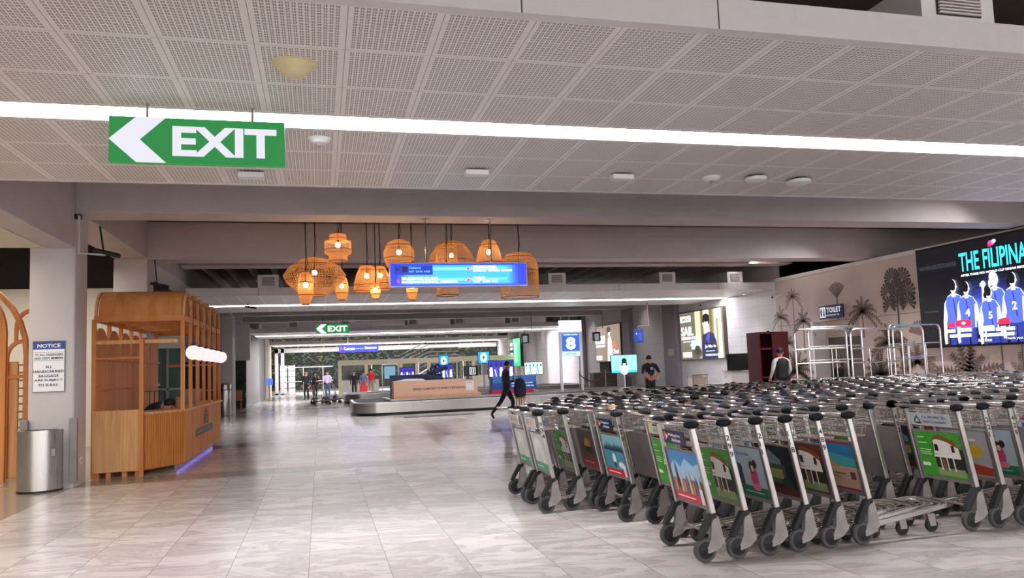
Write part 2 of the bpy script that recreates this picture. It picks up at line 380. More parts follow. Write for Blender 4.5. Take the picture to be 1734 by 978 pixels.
def left_room():
    struct('ceiling_shop', MB().box(-13.9, -3.89, -9.9, 12.36, 3.505, 3.6), M_CREAM)
    wb = struct('wall_shop', MB().box(-13.9, -4.45, 20.0, 20.15, 0, 3.76), M_CREAM)
    struct('wall_left', MB().box(-14.1, -13.9, -10, 64, 0, 5.0), M_CREAM)
    struct('dark_void_sheet', MB().box(-13.9, -4.2, 20.2, 20.3, 3.77, 4.84), mat('3A3029', .8))  # dark-coloured sheet standing for the shaded void above the shop wall
    g = struct('window_1', MB().box(-6.3, -3.9, 24.0, 24.1, 2.42, 4.04), M_WHITE)
    MB().box(-6.2, -3.9, 24.02, 24.06, .05, 2.42).build('window_pane', mat('5F7C78', .12, noise=.2, scale=1.), g)
    mb = MB()
    for x in (-6.25, -4.9, -4.35, -3.92): mb.box(x, x+.06, 23.97, 24.1, 0, 2.42)
    mb.box(-6.3, -3.9, 23.97, 24.1, 1.2, 1.26).box(-6.3, -3.9, 23.97, 24.1, 0, .12); mb.build('window_frame', mat('9FB0AC', .4), g)
    g = struct('window_2', MB().box(-7.0, -3.3, 39.0, 39.1, 2.3, 4.04), M_WHITE)
    MB().box(-7.0, -3.5, 39.02, 39.06, .0, 2.3).build('window_pane', mat('42504A', .12, noise=.3, scale=1.), g)
    mb = MB()
    for z in (.9, 2.3): mb.box(-7., -4., 38.96, 39.1, z, z+.07)
    mb.box(-4.3, -4.2, 38.96, 39.1, 0, 2.3); mb.build('window_frame', mat('AEB5AE', .4), g)
    struct('wall_alcove', MB().box(-3.6, -3.45, 52, 58.3, 0, 4.0), M_CREAM)
left_room()
def far_end():
    """glazed end wall with white frame, garden and a pale pavilion beyond"""
    fr = MB()
    for x in (-3.4, -2.95): fr.box(x, x+.25, 61.9, 62.1, 0, 3.9)
    fr.box(-3.4, 14.4, 61.9, 62.1, 3.25, 3.6).box(-3.4, 14.4, 61.9, 62.1, 4.3, 4.8)
    fr.box(-3.4, 14.4, 61.9, 62.1, 0, .12)
    o = struct('wall_end', fr, mat('E9E9E4', .4))
    mb = MB()
    for x in (-1.3, .2, 4.0, 7.8, 11.5): mb.box(x, x+.06, 61.95, 62.05, .12, 2.1)
    mb.box(-2.7, 1.0, 61.95, 62.05, 2.05, 2.12).box(-2.7, 1.0, 61.95, 62.05, .95, 1.0); mb.build('mullion', mat('C9CCC6', .4), o)
    MB().box(-2.7, 14.4, 62.0, 62.02, .12, 3.25).build('glass', glassy('A8B8B0', .02), o)
    mb = MB()
    for x in range(-3, 14, 1): mb.box(x+.3, x+.36, 62.15, 62.2, 3.62, 4.28)
    mb.build('clerestory_bar', M_RIB, o)
    struct('ground', MB().box(-30, 40, 64, 95, -.1, -.01), mat('5A5A50', .9))
    rnd = random.Random(3); mb = MB()
    for i in range(5200):
        x = rnd.uniform(-14, 30); z = rnd.uniform(0, 7.5); y = 74+rnd.random()*3+sin(x*1.3)*.8+cos(z*1.7)*.6; s = rnd.uniform(.10, .26)
        a, b_ = rnd.uniform(0, 6.28), rnd.uniform(-1, 1)
        u = Vector((cos(a), sin(a)*.6, b_)).normalized()*s; v = Vector((-sin(a)*.4, .5, 1)).normalized()*s*.45; c = Vector((x, y, z))
        mb.add([c-u, c-v*.8, c+u, c+v*.8], [(0, 1, 2, 3)], rnd.choice((0, 0, 1, 2)))
    tag(mb.build('hedge', [mat('2E4422', .7), mat('4C5E2C', .7), mat('55372C', .7)]), 'dark green tree foliage standing outside beyond the glazed end wall', 'foliage', kind='stuff')
    struct('night_backdrop', MB().box(-30, 40, 79, 79.3, 0, 9), mat('0D100C', .9))  # added near-black sheet that stands for the dark night behind the hedge
far_end()

# ================================================================== MURAL WALL + LED SCREEN
def mural():
    mt = mat('D6C8C1', .5, noise=.05, scale=1.2)
    mb = MB().prism([(11.0, 0), (17.89, 0), (17.89, 2.49), (19.95, 2.49), (19.95, 0), (21.75, 0), (21.75, 3.93), (11.0, 3.93)], 14.5, 14.9, 'x')
    wl = struct('wall_mural', mb, mt)
    MB().box(14.44, 14.95, 11.0, 21.8, 3.93, 4.03).build('coping', M_WHITE, wl)
    a, b_, c = mat('7A6C64', .6), mat('5E5149', .6), mat('94857B', .6)
    B = Board((14.5, 0, 0), (0, -1, 0), (0, 0, 1), .0006)   # u = -Y
    def feather(y, z, R, n=9, m_=b_, droop=.5, trunk=None):
        B.k += 1; B.hold = True
        for i in range(n):
            t = -1.75+3.5*i/(n-1)+random.uniform(-.12, .12); L = R*1.15*(.8+.25*random.random()); K = 9; pts = []
            for k in range(K+1):
                s_ = k/K; pts.append((-y+L*s_*sin(t), z+L*(s_*cos(t)*.95-(droop+.15)*s_*s_*(.35+.65*abs(sin(t))))))
            for k in range(1, K+1):
                px, pz = pts[k-1]; qx, qz = pts[k]; dx, dz = qx-px, qz-pz; l = math.hypot(dx, dz); nx, nz = -dz/l, dx/l; wd = R*.15*(1-.75*abs(k/K-.45))
                for sg in (1, -1):
                    B.poly([(px, pz), (qx, qz), (px+dx*1.3+nx*wd*sg, pz+dz*1.3+nz*wd*sg-.02)], m_)
        if trunk: B.poly([(-y-.03, z-trunk), (-y+.03, z-trunk), (-y+.02, z), (-y-.02, z)], m_)
        B.hold = False
    def fan(y, z, R, n=15, m_=b_, a0=-1.2, a1=1.2, trunk=None):
        B.k += 1; B.hold = True
        for i in range(n):
            t = a0+(a1-a0)*i/(n-1); d = .42*(a1-a0)/n
            B.poly([(-y, z), (-y+R*sin(t+d), z+R*cos(t+d)), (-y+R*1.08*sin(t), z+R*1.08*cos(t)), (-y+R*sin(t-d), z+R*cos(t-d))], m_)
        if trunk: B.poly([(-y-.04, z-trunk), (-y+.04, z-trunk), (-y+.025, z), (-y-.025, z)], m_)
        B.hold = False
    feather(20.85, 3.35, .42, trunk=1.9, m_=c); feather(21.55, 2.75, .5, m_=c, trunk=1.2); feather(20.4, 2.55, .5, trunk=1.0, m_=a)
    fan(18.75, 3.1, .45, trunk=.6, m_=a, a0=-.8, a1=.8); feather(17.75, 2.62, .6, n=11, trunk=.7, m_=a)
    for dy, dz, R, n_ in ((0, 0, .28, 12), (.32, -.05, .26, 12), (-.32, -.1, .3, 12), (.15, .3, .26, 12), (-.2, .25, .28, 12), (.3, -.4, .24, 10), (-.35, -.38, .26, 10), (0, -.35, .25, 10)):
        fan(16.4+dy, 3.12+dz, R, n_, b_, -2.2, 2.2)
    B.poly([(-16.46, .9), (-16.40, .9), (-16.38, 3.1), (-16.43, 3.1)], b_)
    feather(20.9, 1.0, .8, n=13, m_=b_, droop=.3); feather(16.8, 1.75, .7, n=12, m_=a, trunk=1.2); feather(17.2, .9, .7, n=12, m_=b_, droop=.2)
    feather(15.9, 1.2, .7, n=12, m_=c); feather(14.4, .7, 1.1, n=15, m_=a, droop=.3); feather(13.0, .8, .7, n=9, m_=c)
    fan(15.75, 1.9, .35, 10, c); feather(21.2, 1.9, .45, n=9, m_=c)
    for y in (13.45, 12.95): B.poly([(-y-.012, 0), (-y+.012, 0), (-y+.012, 1.55), (-y-.012, 1.55)], b_)
    B.build('palm_mural', wl)
    B = Board((14.497, 0, 0), (0, -1, 0), (0, 0, 1), .0006); B.rect(-21.7, 2.46, -11, 2.475, mat('8A7C76', .5)); B.rect(-21.7, .8, -20, .83, mat('8A7C76', .5)); B.rect(-17.8, .8, -11, .83, mat('8A7C76', .5)); B.build('panel_seam', wl)
    # recess of the toilet doorway, closed by a grey door
    d = struct('door_1', MB().box(14.95, 15.0, 17.85, 20.0, 0, 2.0), mat('736B66', .5, noise=.03))
    MB().box(14.9, 15.05, 17.85, 19.98, 2.0, 2.5).build('door_header', M_CREAM, d)
    MB().box(14.42, 14.96, 19.86, 19.95, 0, 2.49).build('door_jamb', M_WHITE, d)
    MB().box(14.90, 14.94, 18.9, 18.92, .05, 2.0).build('door_gap', M_DARK, d)
    # toilet sign
    s = thing('toilet_sign', 'dark blue TOILET sign projecting above the doorway in the palm mural', 'sign', (14.28, 18.78, 2.53))
    MB().box(-.02, .02, -.55, .5, 0, .38).build('sign_box', mat('1B2350', .4), s, bevel=.005); MB().box(.02, .21, -.05, 0, .15, .2).build('bracket', M_GREYP, s)
    B = Board((-.022, 0, 0), (0, -1, 0), (0, 0, 1), .001); wm = em('E8E8F4', .6)
    B.rect(-.46, .04, -.20, .34, wm); B.ell(-.39, .28, .025, .025, mat('1B2350', .4)); B.ell(-.27, .28, .025, .025, mat('1B2350', .4)); B.poly([(-.42, .08), (-.36, .08), (-.35, .25), (-.43, .25)], mat('1B2350', .4)); B.poly([(-.31, .08), (-.23, .08), (-.25, .25), (-.29, .25)], mat('1B2350', .4))
    B.text('TOILET', -.15, .17, .15, wm, .02, width=.62); B.text('RESTROOM  CR', -.15, .07, .05, wm, 0, width=.55); B.build('lettering', s)
mural()
def led():
    t = thing('advertising_screen', 'huge lit LED screen of football players in blue shirts on the palm mural wall', 'screen', (14.5, 11.5, 1.6))
    H = 2.33; y1 = 4.0
    MB().box(-.14, -.04, -1.0, y1+.03, -.04, H+.05).build('frame', M_BLACK, t)
    S = 1.15
    B = Board((-.145, 4.0, 0), (0, -1, 0), (0, 0, 1), .0005)   # u from the far-left edge towards the camera
    B.rect(0, 0, 4.9, H, em('0A0C18', .5))
    def glow(cu, cv, ru, rv):
        for k in range(7): B.ell(cu, cv, ru*(1-k*.12), rv*(1-k*.12), em(('11142E', '181C48', '1E2666', '263488', '3044A6', '3D57BE', '5A78D4')[k], .9))
    glow(2.0, .78, 1.35, .77)
    cy = em('48E6F0', 1.5); cb = em('2FB6DC', 1.3); wh = em('EAF4FF', 1.6); bl = em('5068DA', 1.1); bl2 = em('2B3A9A', .9); sk = em('D4E4F6', 1.4); hr = em('0A0D1C', .4); rd = em('E0244C', 1.2); pk = em('D84AA0', 1.3)
    B.text('THE FILIPINAS', 1.26, 1.67, .44, cy, .015, width=1.86); B.text('THE FILIPINAS', 1.26, 1.67, .44, cb, -.02, width=1.86)
    B.text('AFTER THREE FIFA WORLD CUP DREAM BEGINS', 1.28, 1.56, .05, wh, .03, width=1.72)
    B.text('WOMEN UNITED FOREVER', .06, 1.84, .10, em('4E5560', .8), .0, width=1.12)
    B.text('#TOGETHER', .15, .80, .05, em('596070', .8), 0, width=.4)
    B.ell(2.16, 2.21, .09, .06, pk); B.ell(2.23, 2.24, .05, .04, wh); B.ell(2.11, 2.17, .05, .04, em('C02860', 1.2))
    for i in range(14): B.ell(.15+random.random()*.4, .1+random.random()*.3, .012, .012, em('3C4A50', .8))
    def player(u, v, s, num, hair=hr, sx=.8):
        X_ = lambda a: u+a*s*sx
        def P(pts, m_): B.poly([(X_(a), v+b_*s) for a, b_ in pts], m_)
        B.poly([(X_(-.20), 0.01), (X_(-.02), .01), (X_(.0), v), (X_(-.18), v)], bl2); B.poly([(X_(.03), 0.01), (X_(.22), .01), (X_(.20), v), (X_(.01), v)], bl2)
        P([(-.30, .44), (-.18, .58), (-.16, .40), (-.27, .05), (-.30, -.25), (-.38, -.24), (-.37, .08)], wh); P([(-.385, -.24), (-.295, -.24), (-.29, -.34), (-.37, -.36)], sk)
        P([(.30, .44), (.18, .58), (.16, .40), (.27, .05), (.28, -.20), (.36, -.20), (.37, .08)], sk)
        P([(-.22, -.05), (0, -.08), (.23, -.05), (.24, .2), (.27, .43), (.17, .58), (.05, .62), (-.08, .62), (-.20, .58), (-.27, .43), (-.23, .2)], bl)
        P([(.03, .05), (.07, .05), (-.01, .52), (-.04, .52)], bl2); P([(.23, -.05), (.19, -.04), (.22, .42), (.26, .42)], wh); P([(-.2, .56), (-.08, .62), (.05, .62), (.17, .57), (.05, .59), (-.08, .59)], wh)
        P([(-.06, .55), (.06, .55), (.05, .68), (-.05, .68)], sk)
        B.ell(X_(0), v+.76*s, .105*s*sx, .135*s, sk); B.ell(X_(-.03), v+.79*s, .105*s*sx, .12*s, hair, rot=.3); B.ell(X_(-.12), v+.70*s, .05*s*sx, .07*s, hair)
        B.ell(X_(.09), v+.74*s, .02*s, .035*s, sk)
        if num: B.text(num, u, v+.18*s, .16*s, wh, .03, center=True)
    player(2.16, .52, 1.16, '', hair=sk)
    B.poly([(1.80, .70), (1.90, .70), (1.91, 1.25), (1.83, 1.28)], sk); B.ell(1.87, 1.32, .065, .085, sk); B.poly([(1.78, 1.28), (1.84, 1.30), (1.83, 1.36), (1.79, 1.36)], sk)
    player(1.05, .46, 1.20, ''); player(2.62, .50, 1.12, '2'); player(1.42, .44, 1.12, '4'); player(2.02, .36, 1.02, '5'); player(3.2, .5, 1.1, '7')
    B.rect(1.08, .42, 1.50, .57, rd); B.rect(1.27, .46, 1.31, .53, wh); B.rect(1.23, .48, 1.35, .51, wh); B.rect(.85, .42, 1.05, .52, rd)
    B.poly([(2.18, .40), (2.52, .40), (2.46, .56), (2.22, .52)], rd); B.rect(2.22, .37, 2.48, .40, hr)
    for (u0, u1, v0, v1) in ((.82, 1.05, .30, .37), (1.12, 1.50, .30, .38), (.88, 1.48, .18, .25), (1.80, 2.10, .28, .40), (2.14, 2.6, .27, .34), (1.78, 2.58, .16, .23)): B.rect(u0, v0, u1, v1, wh)
    B.text('Azkals forever', 1.66, .05, .08, wh, 0, width=.36); B.text('Thank you', 2.35, .06, .07, wh, 0, width=.42)
    B.build('display', t)
led()

# ================================================================== SIGNS
def chevron_exit(name, label, loc, w_, h, glow):
    t = thing(name, label, 'sign', loc)
    wmt = em('DAD8E4', .8) if glow < .3 else em('E8FFF4', 1.0)
    MB().box(0, w_, -.03, .03, 0, h).build('sign_box', em('108038', .75), t, bevel=.004)
    for f in (.2, .8): MB().box(w_*f, w_*f+.02, -.01, .01, h, h+.12 if glow < .3 else h+.45).build('hanger', M_GREYP, t)
    B = Board((0, -.031, 0), (1, 0, 0), (0, 0, 1), .001)
    B.poly([(0, .5*h), (.15*w_, h*.998), (.315*w_, h*.998), (.17*w_, .5*h), (.315*w_, .002*h), (.15*w_, .002*h)], wmt)
    B.text('EXIT', .35*w_, .16*h, .66*h, wmt, .035, width=.60*w_); B.build('lettering', t)
chevron_exit('exit_sign', 'large green and white EXIT sign with left chevron hanging from the near light strip', (-1.575, 6.40, 3.215), 1.325, .37, .25)
chevron_exit('exit_sign', 'small distant green and white EXIT sign hanging from a far beam', (-.13, 33.5, 3.24), 1.38, .38, .5)
def blue_sign():
    t = thing('wayfinding_sign', 'lit blue directional sign hanging on two poles in front of the rattan lanterns', 'sign', (1.16, 12.60, 2.90))
    W, H = 2.33, .375
    MB().box(-.02, W+.02, -.07, .07, -.02, H+.02).build('sign_box', mat('C9C6D8', .3, .3), t, bevel=.006)
    for x in (.61, 1.73):
        MB().tube([(x, 0, H), (x, 0, 1.14)], .014).lathe([(.06, 0), (.06, .015)], 16, (x, 0, 1.135)).build('pole', M_BAR, t)
    B = Board((0, -.075, 0), (1, 0, 0), (0, 0, 1), .001)
    B.rect(0, 0, W, H, em('1E32D8', 1.3))
    for i, c in enumerate(('2448E0', '2A63E6', '2E80EA', '369BEE')): B.rect(.12+.05*i, .02+.004*i, W-.15-.05*i, H-.02-.004*i, em(c, 1.4))
    for v in (.08, .26): B.rect(.5, v, W-.35, v+.05, em('4FC8F4', 1.5)); B.rect(.75, v+.012, W-.5, v+.038, em('74E0F8', 1.6))
    B.rect(.06, .185, .70, .345, em('1428A8', 1.1)); B.rect(.19, .235, .28, .325, em('0A0F40', 1)); wh = em('F6FBFF', 2.4); rd = em('F0206A', 1.6); dk = em('0C1460', 1)
    def arrow(u, v, m_, up_=False):
        if up_: B.poly([(u-.03, v-.005), (u, v+.035), (u+.03, v-.005)], m_); B.rect(u-.01, v-.035, u+.01, v, m_)
        else: B.poly([(u-.045, v), (u-.005, v+.035), (u-.005, v-.035)], m_); B.rect(u-.01, v-.009, u+.045, v+.009, m_)
    arrow(.12, .28, dk); arrow(1.32, .285, rd); arrow(1.32, .095, rd); arrow(.12, .08, rd, True)
    B.text('Customs', .30, .285, .04, em('58B8F0', 1.4), .02, width=.2); B.text('EXIT  GATE  AREA', .30, .225, .03, em('58B8F0', 1.4), .02, width=.36)
    B.text('BAGGAGE CLAIM', .18, .10, .045, wh, .03, width=.60); B.text('INTERNATIONAL ARRIVAL', .18, .045, .038, wh, .03, width=.95)
    B.text('IMMIGRATION', 1.39, .29, .045, wh, .03, width=.40); B.text('DOMESTIC  TRANSFER  LOUNGE', 1.39, .235, .036, wh, .03, width=.68)
    B.text('TOILET', 1.39, .10, .045, wh, .03, width=.20); B.text('EXIT  TAXI  BUS', 1.39, .045, .036, wh, .03, width=.42)
    B.build('lettering', t)
    t = thing('wayfinding_sign', 'distant lit blue directional sign hanging on thin rods before the end windows', 'sign', (1.09, 45., 2.70))
    MB().box(0, 2.25, -.06, .06, 0, .42).build('sign_box', em('2530C8', 1.1), t)
    for f in (.5, 1.7): MB().box(f, f+.02, -.01, .01, .42, 1.0).build('hanger', M_GREYP, t)
    B = Board((0, -.062, 0), (1, 0, 0), (0, 0, 1), .002); B.text('Customs', .28, .12, .18, em('CFE8FF', 1.8), .02, width=.62); B.rect(.95, .15, 1.4, .22, em('5AA0F0', 1.4)); B.text('Baggage', 1.48, .12, .18, wh, .02, width=.66); B.ell(.14, .2, .07, .07, em('E040A0', 1.4)); B.build('lettering', t)
blue_sign()
def notice():
    t = thing('notice_board', 'white NOTICE board with a blue heading on the grey column beside the kiosk', 'sign', (-4.035, 12.365, 1.39))
    W, H = .425, .74
    MB().rbox(0, W, -.012, 0, 0, H, .004).build('panel', mat('2F4560', .4), t); B = Board((0, -.0125, 0), (1, 0, 0), (0, 0, 1), .0005)
    wh, dk, bl = mat('E8E8EE', .35, noise=0), mat('26304E', .5, noise=0), mat('1F3A8C', .4, noise=0)
    B.rect(.008, .008, W-.008, H-.008, wh); B.rect(.008, .62, W-.008, H-.008, bl); B.text('NOTICE', W/2, .645, .055, wh, .02, width=.30, center=True)
    B.rect(.02, .575, W-.02, .579, dk); B.rect(.02, .455, W-.02, .459, dk)
    for i, (s_, w_, h, z) in enumerate((('TO ALL PASSENGERS', .37, .032, .525), ('AND CREW MEMBERS', .38, .032, .475), ('ALL', .09, .038, .345), ('HANDCARRIED', .395, .038, .280), ('BAGGAGE', .26, .038, .215), ('ARE SUBJECT', .37, .038, .150), ('TO X-RAY.', .27, .038, .085))):
        B.text(s_, W/2, z, h, dk, .02, width=w_, center=True)
    B.build('lettering', t)
notice()

# ================================================================== LEFT SIDE: bin, guards, kiosk, partition, chairs
def bin_():
    t = thing('litter_bin', 'half-round brushed steel litter bin in front of the column with the notice board', 'bin', (-3.87, 12.12, 0))
    def half(r, n=14): return [(r*cos(pi+pi*i/n)*1.0, .10+r*.93*sin(pi+pi*i/n)) for i in range(n+1)]
    MB().prism(half(.285), .03, .80, 'z').build('body', M_STEEL, t, smooth=True)
    MB().prism(half(.292), 0, .03, 'z').build('base', M_BLACK, t, smooth=True)
    mb = MB().prism(half(.290), .80, .86, 'z'); mb.build('lid', M_STEEL, t, smooth=True)
    MB().prism(half(.22), .86, .864, 'z').build('opening', M_BLACK, t)
    MB().box(.20, .245, -.11, -.085, .50, .60).build('lock', M_GREYP, t)
    t = thing('litter_bin', 'round steel litter bin standing far off beside the column past the kiosk', 'bin', (-3.72, 32.4, 0))
    MB().lathe([(.24, 0), (.25, .05), (.25, 1.2), (.22, 1.26), (.05, 1.30)], 20).build('body', M_STEEL, t, smooth=True); MB().lathe([(.255, 1.0), (.255, 1.03)], 20).build('band', M_BLACK, t)
    for x, l in ((-4.17, 'left'), (-3.53, 'right')):
        tag(MB().box(x, x+.10, 12.30, 12.362, .08, 1.0).build('corner_guard', mat('7E7A79', .42, .5), bevel=.005), 'steel corner guard up the %s edge of the column with the notice board' % l, 'corner guard')
    t = thing('wall_socket', 'small white power socket low on the side of the notice column', 'socket', (-3.489, 12.7, .35))
    MB().box(0, .01, -.05, .05, -.05, .05).build('plate', M_WHITE, t); MB().box(.01, .013, -.02, .02, -.02, .02).build('outlet', M_GREYP, t)
bin_()
def kiosk():
    t = thing('wooden_kiosk', 'pale wooden kiosk with a scalloped barrel roof standing behind the notice column', 'kiosk', (-2.85, 13.2, 0))
    t0 = t; X = lambda x: x+2.85; Y = lambda y: y-13.2
    MB().box(X(-3.47), X(-2.79), Y(13.20), Y(13.24), .09, 1.05).build('cabinet_panel', M_WOODF, t, bevel=.004)
    for x in (-3.45, -3.28, -3.05, -2.86): MB().box(X(x), X(x)+.07, Y(13.24), Y(13.34), 0, .09).build('plinth_block', M_WOODD, t)
    # ribbed corner panel, running diagonally
    mb = MB(); p0, p1 = Vector((X(-2.72), Y(13.24))), Vector((X(-2.24), Y(13.95))); d = (p1-p0).normalized(); nn = Vector((d.y, -d.x))
    n = 22; L = (p1-p0).length
    for i in range(n):
        a = p0+d*(L*i/n); b_ = p0+d*(L*(i+.82)/n)
        q = [a, b_, b_+nn*.018, a+nn*.018]; mb.prism([(v.x, v.y) for v in q][::-1], .11, .96, 'z')
    q = [p0, p1, p1-nn*.03, p0-nn*.03]; mb.prism([(v.x, v.y) for v in q], .09, .98, 'z'); mb.build('ribbed_panel', M_WOODR, t)
    # side counter front
    MB().box(X(-2.26), X(-2.22), Y(13.97), Y(18.6), .12, .96).build('counter_front', M_WOODL, t, bevel=.004)
    MB().box(X(-2.42), X(-2.40), Y(14.0), Y(18.55), 0.0, .12).build('toe_kick', mat('8E7F86', .4), t)
    MB().box(X(-2.395), X(-2.385), Y(14.1), Y(18.5), .085, .105).build('led_strip', em('8A78F0', 2.5), t)
    mb = MB().prism([(X(-2.80), Y(13.245)), (X(-2.70), Y(13.245)), (X(-2.20), Y(13.93)), (X(-2.18), Y(18.65)), (X(-2.75), Y(18.65)), (X(-2.75), Y(14.3)), (X(-3.0), Y(13.9)), (X(-3.44), Y(13.9)), (X(-3.44), Y(13.245))], .96, 1.0, 'z')
    mb.build('countertop', M_WOODF, t, bevel=.004)
    # posts
    MB().box(X(-2.79), X(-2.73), Y(13.17), Y(13.235), 0, 2.16).build('front_post', M_WOODL, t, bevel=.004)
    MB().box(X(-3.50), X(-3.44), Y(13.25), Y(13.31), 0, 2.50).build('front_post', M_WOODL, t, bevel=.004)
    pit = .785; y0 = 13.63
    for k in range(7):
        MB().box(X(-2.25), X(-2.19), Y(y0+pit*k-.03), Y(y0+pit*k+.03), 1.0, 2.479).build('roof_post', M_WOODL, t, bevel=.004)
        if k: MB().box(X(-3.56), X(-3.50), Y(y0+pit*k-.03), Y(y0+pit*k+.03), 0, 2.479).build('roof_post', M_WOODL, t, bevel=.004)
    # six barrel arches
    for k in range(6):
        c = Y(y0+pit*(k+.5)); R = pit/2; mb = MB(); n = 12
        o = [(c+R*cos(pi*i/n), 2.58+.44*sin(pi*i/n)) for i in range(n+1)]; ii = [(c+(R-.02)*cos(pi*i/n), 2.58+.42*sin(pi*i/n)) for i in range(n+1)]
        mb.prism(o+ii[::-1], X(-3.5), X(-2.24), 'x'); mb.build('roof_arch', M_WOODL, t, smooth=True)
        for xa in (-3.562, -2.222):
            mb = MB(); i2 = [(c+(R-.05)*cos(pi*i/n), 2.58+.39*sin(pi*i/n)) for i in range(n+1)]; mb.prism(o+i2[::-1], X(xa), X(xa)+.04, 'x'); mb.build('arch_rim', M_WOODF, t, smooth=True)
    mb = MB().box(X(-3.499), X(-2.251), Y(13.601), Y(13.66), 2.481, 2.579).box(X(-3.499), X(-2.251), Y(18.31), Y(18.369), 2.481, 2.579)
    mb.box(X(-3.56), X(-3.50), Y(13.6), Y(18.37), 2.48, 2.58).box(X(-2.25), X(-2.19), Y(13.6), Y(18.37), 2.48, 2.58)
    for k in range(1, 6): mb.box(X(-3.499), X(-2.251), Y(y0+pit*k)-.03, Y(y0+pit*k)+.03, 2.50, 2.578)
    mb.build('roof_frame', M_WOODL, t)
    # back wall of round-headed boards
    for k in range(6):
        a = Y(13.32)+.81*k; b_ = a+.79; c = (a+b_)/2; n = 10; r_ = (b_-a)/2
        pts = [(a, 0), (b_, 0)]+[(c+r_*cos(pi*i/n), 2.05+.34*sin(pi*i/n)) for i in range(n+1)]
        MB().prism(pts, X(-3.50), X(-3.47), 'x').build('back_board', M_WOODD if k % 2 else M_WOODL, t)
    mb = MB().box(X(-3.46), X(-3.43), Y(13.4), Y(18.2), 1.38, 1.42).box(X(-3.46), X(-3.43), Y(13.4), Y(18.2), 1.86, 1.90)
    mb.build('back_rail', M_WOODD, t)
    MB().box(X(-3.46), X(-2.24), Y(13.26), Y(13.31), 2.10, 2.16).build('front_rail', M_WOODF, t)
    MB().box(X(-3.44), X(-2.78), Y(13.26), Y(13.29), 1.86, 1.89).build('front_rail', M_WOODD, t)
    MB().box(X(-3.3), X(-2.26), Y(18.3), Y(18.34), 1.78, 1.83).build('end_rail', M_WOODD, t)
    B = Board((X(-2.219), 0, 0), (0, 1, 0), (0, 0, 1), .002); dk = mat('231E20', .5, noise=0)
    B.rect(Y(14.95), .44, Y(17.2), .58, dk); B.text('pasalubong', Y(15.15), .475, .07, mat('8A6A50', .5, noise=0), .02, width=1.75)
    B.rect(Y(16.0), .62, Y(16.55), .80, dk); B.rect(Y(16.2), .80, Y(16.34), .92, dk); B.rect(Y(16.02), .84, Y(16.5), .86, dk); B.ell(Y(16.27), .71, .07, .06, mat('B4733F', .5))
    B.build('logo', t)
    for k in range(6):
        g = thing('globe_lamp', 'white globe lamp hanging on a cord under the kiosk roof, %s from the front' % ('first', 'second', 'third', 'fourth', 'fifth', 'sixth')[k], 'lamp', (-2.10, 13.93+.75*k, 1.95), 0, 'globe lamps along the kiosk')
        MB().ball((0, 0, 0), .125, 18).build('globe', em('F4E6E6', .75), g, smooth=True)
        MB().tube([(0, 0, .12), (0, 0, .9), (-.08, 0, .95)], .006, 6).build('cord', M_BLACK, g); MB().lathe([(.045, .10), (.04, .15)], 12).build('cap', M_BLACK, g)
    # things on the counter
    tag(MB().box(-2.66, -2.36, 16.6, 16.64, 1.001, 1.30).box(-2.66, -2.36, 16.2, 16.6, 1.001, 1.03).build('card_terminal', mat('8F8078', .4)), 'brown point of sale terminal on the kiosk counter', 'terminal')
    tag(MB().lathe([(.05, 0), (.06, .18), (.02, .2)], 14, (-2.45, 14.6, 1.001)).build('glass_jar', mat('9A6A48', .2), smooth=True), 'small amber jar on the front of the kiosk counter', 'jar')
    # black coat-tree shaped espresso stand
    s = thing('bar_chair', 'black metal high chair behind the kiosk counter', 'chair', (-3.0, 15.2, 0)); mb = MB()
    for a in (0, 1, 2, 3): mb.tube([(.17*cos(a*pi/2+.78), .17*sin(a*pi/2+.78), .75), (.22*cos(a*pi/2+.78), .22*sin(a*pi/2+.78), 0)], .012, 6)
    mb.build('leg_frame', M_BLACK, s); MB().rbox(-.19, .19, -.19, .19, .75, .79, .05).build('seat', M_BLACK, s)
    mb = MB().tube([(-.17, .18, .78), (-.18, .2, 1.3), (.18, .2, 1.3), (.17, .18, .78)], .012, 6)
    for x in (-.08, 0, .08): mb.tube([(x, .19, .78), (x, .2, 1.3)], .008, 6)
    mb.build('backrest', M_BLACK, s)
kiosk()
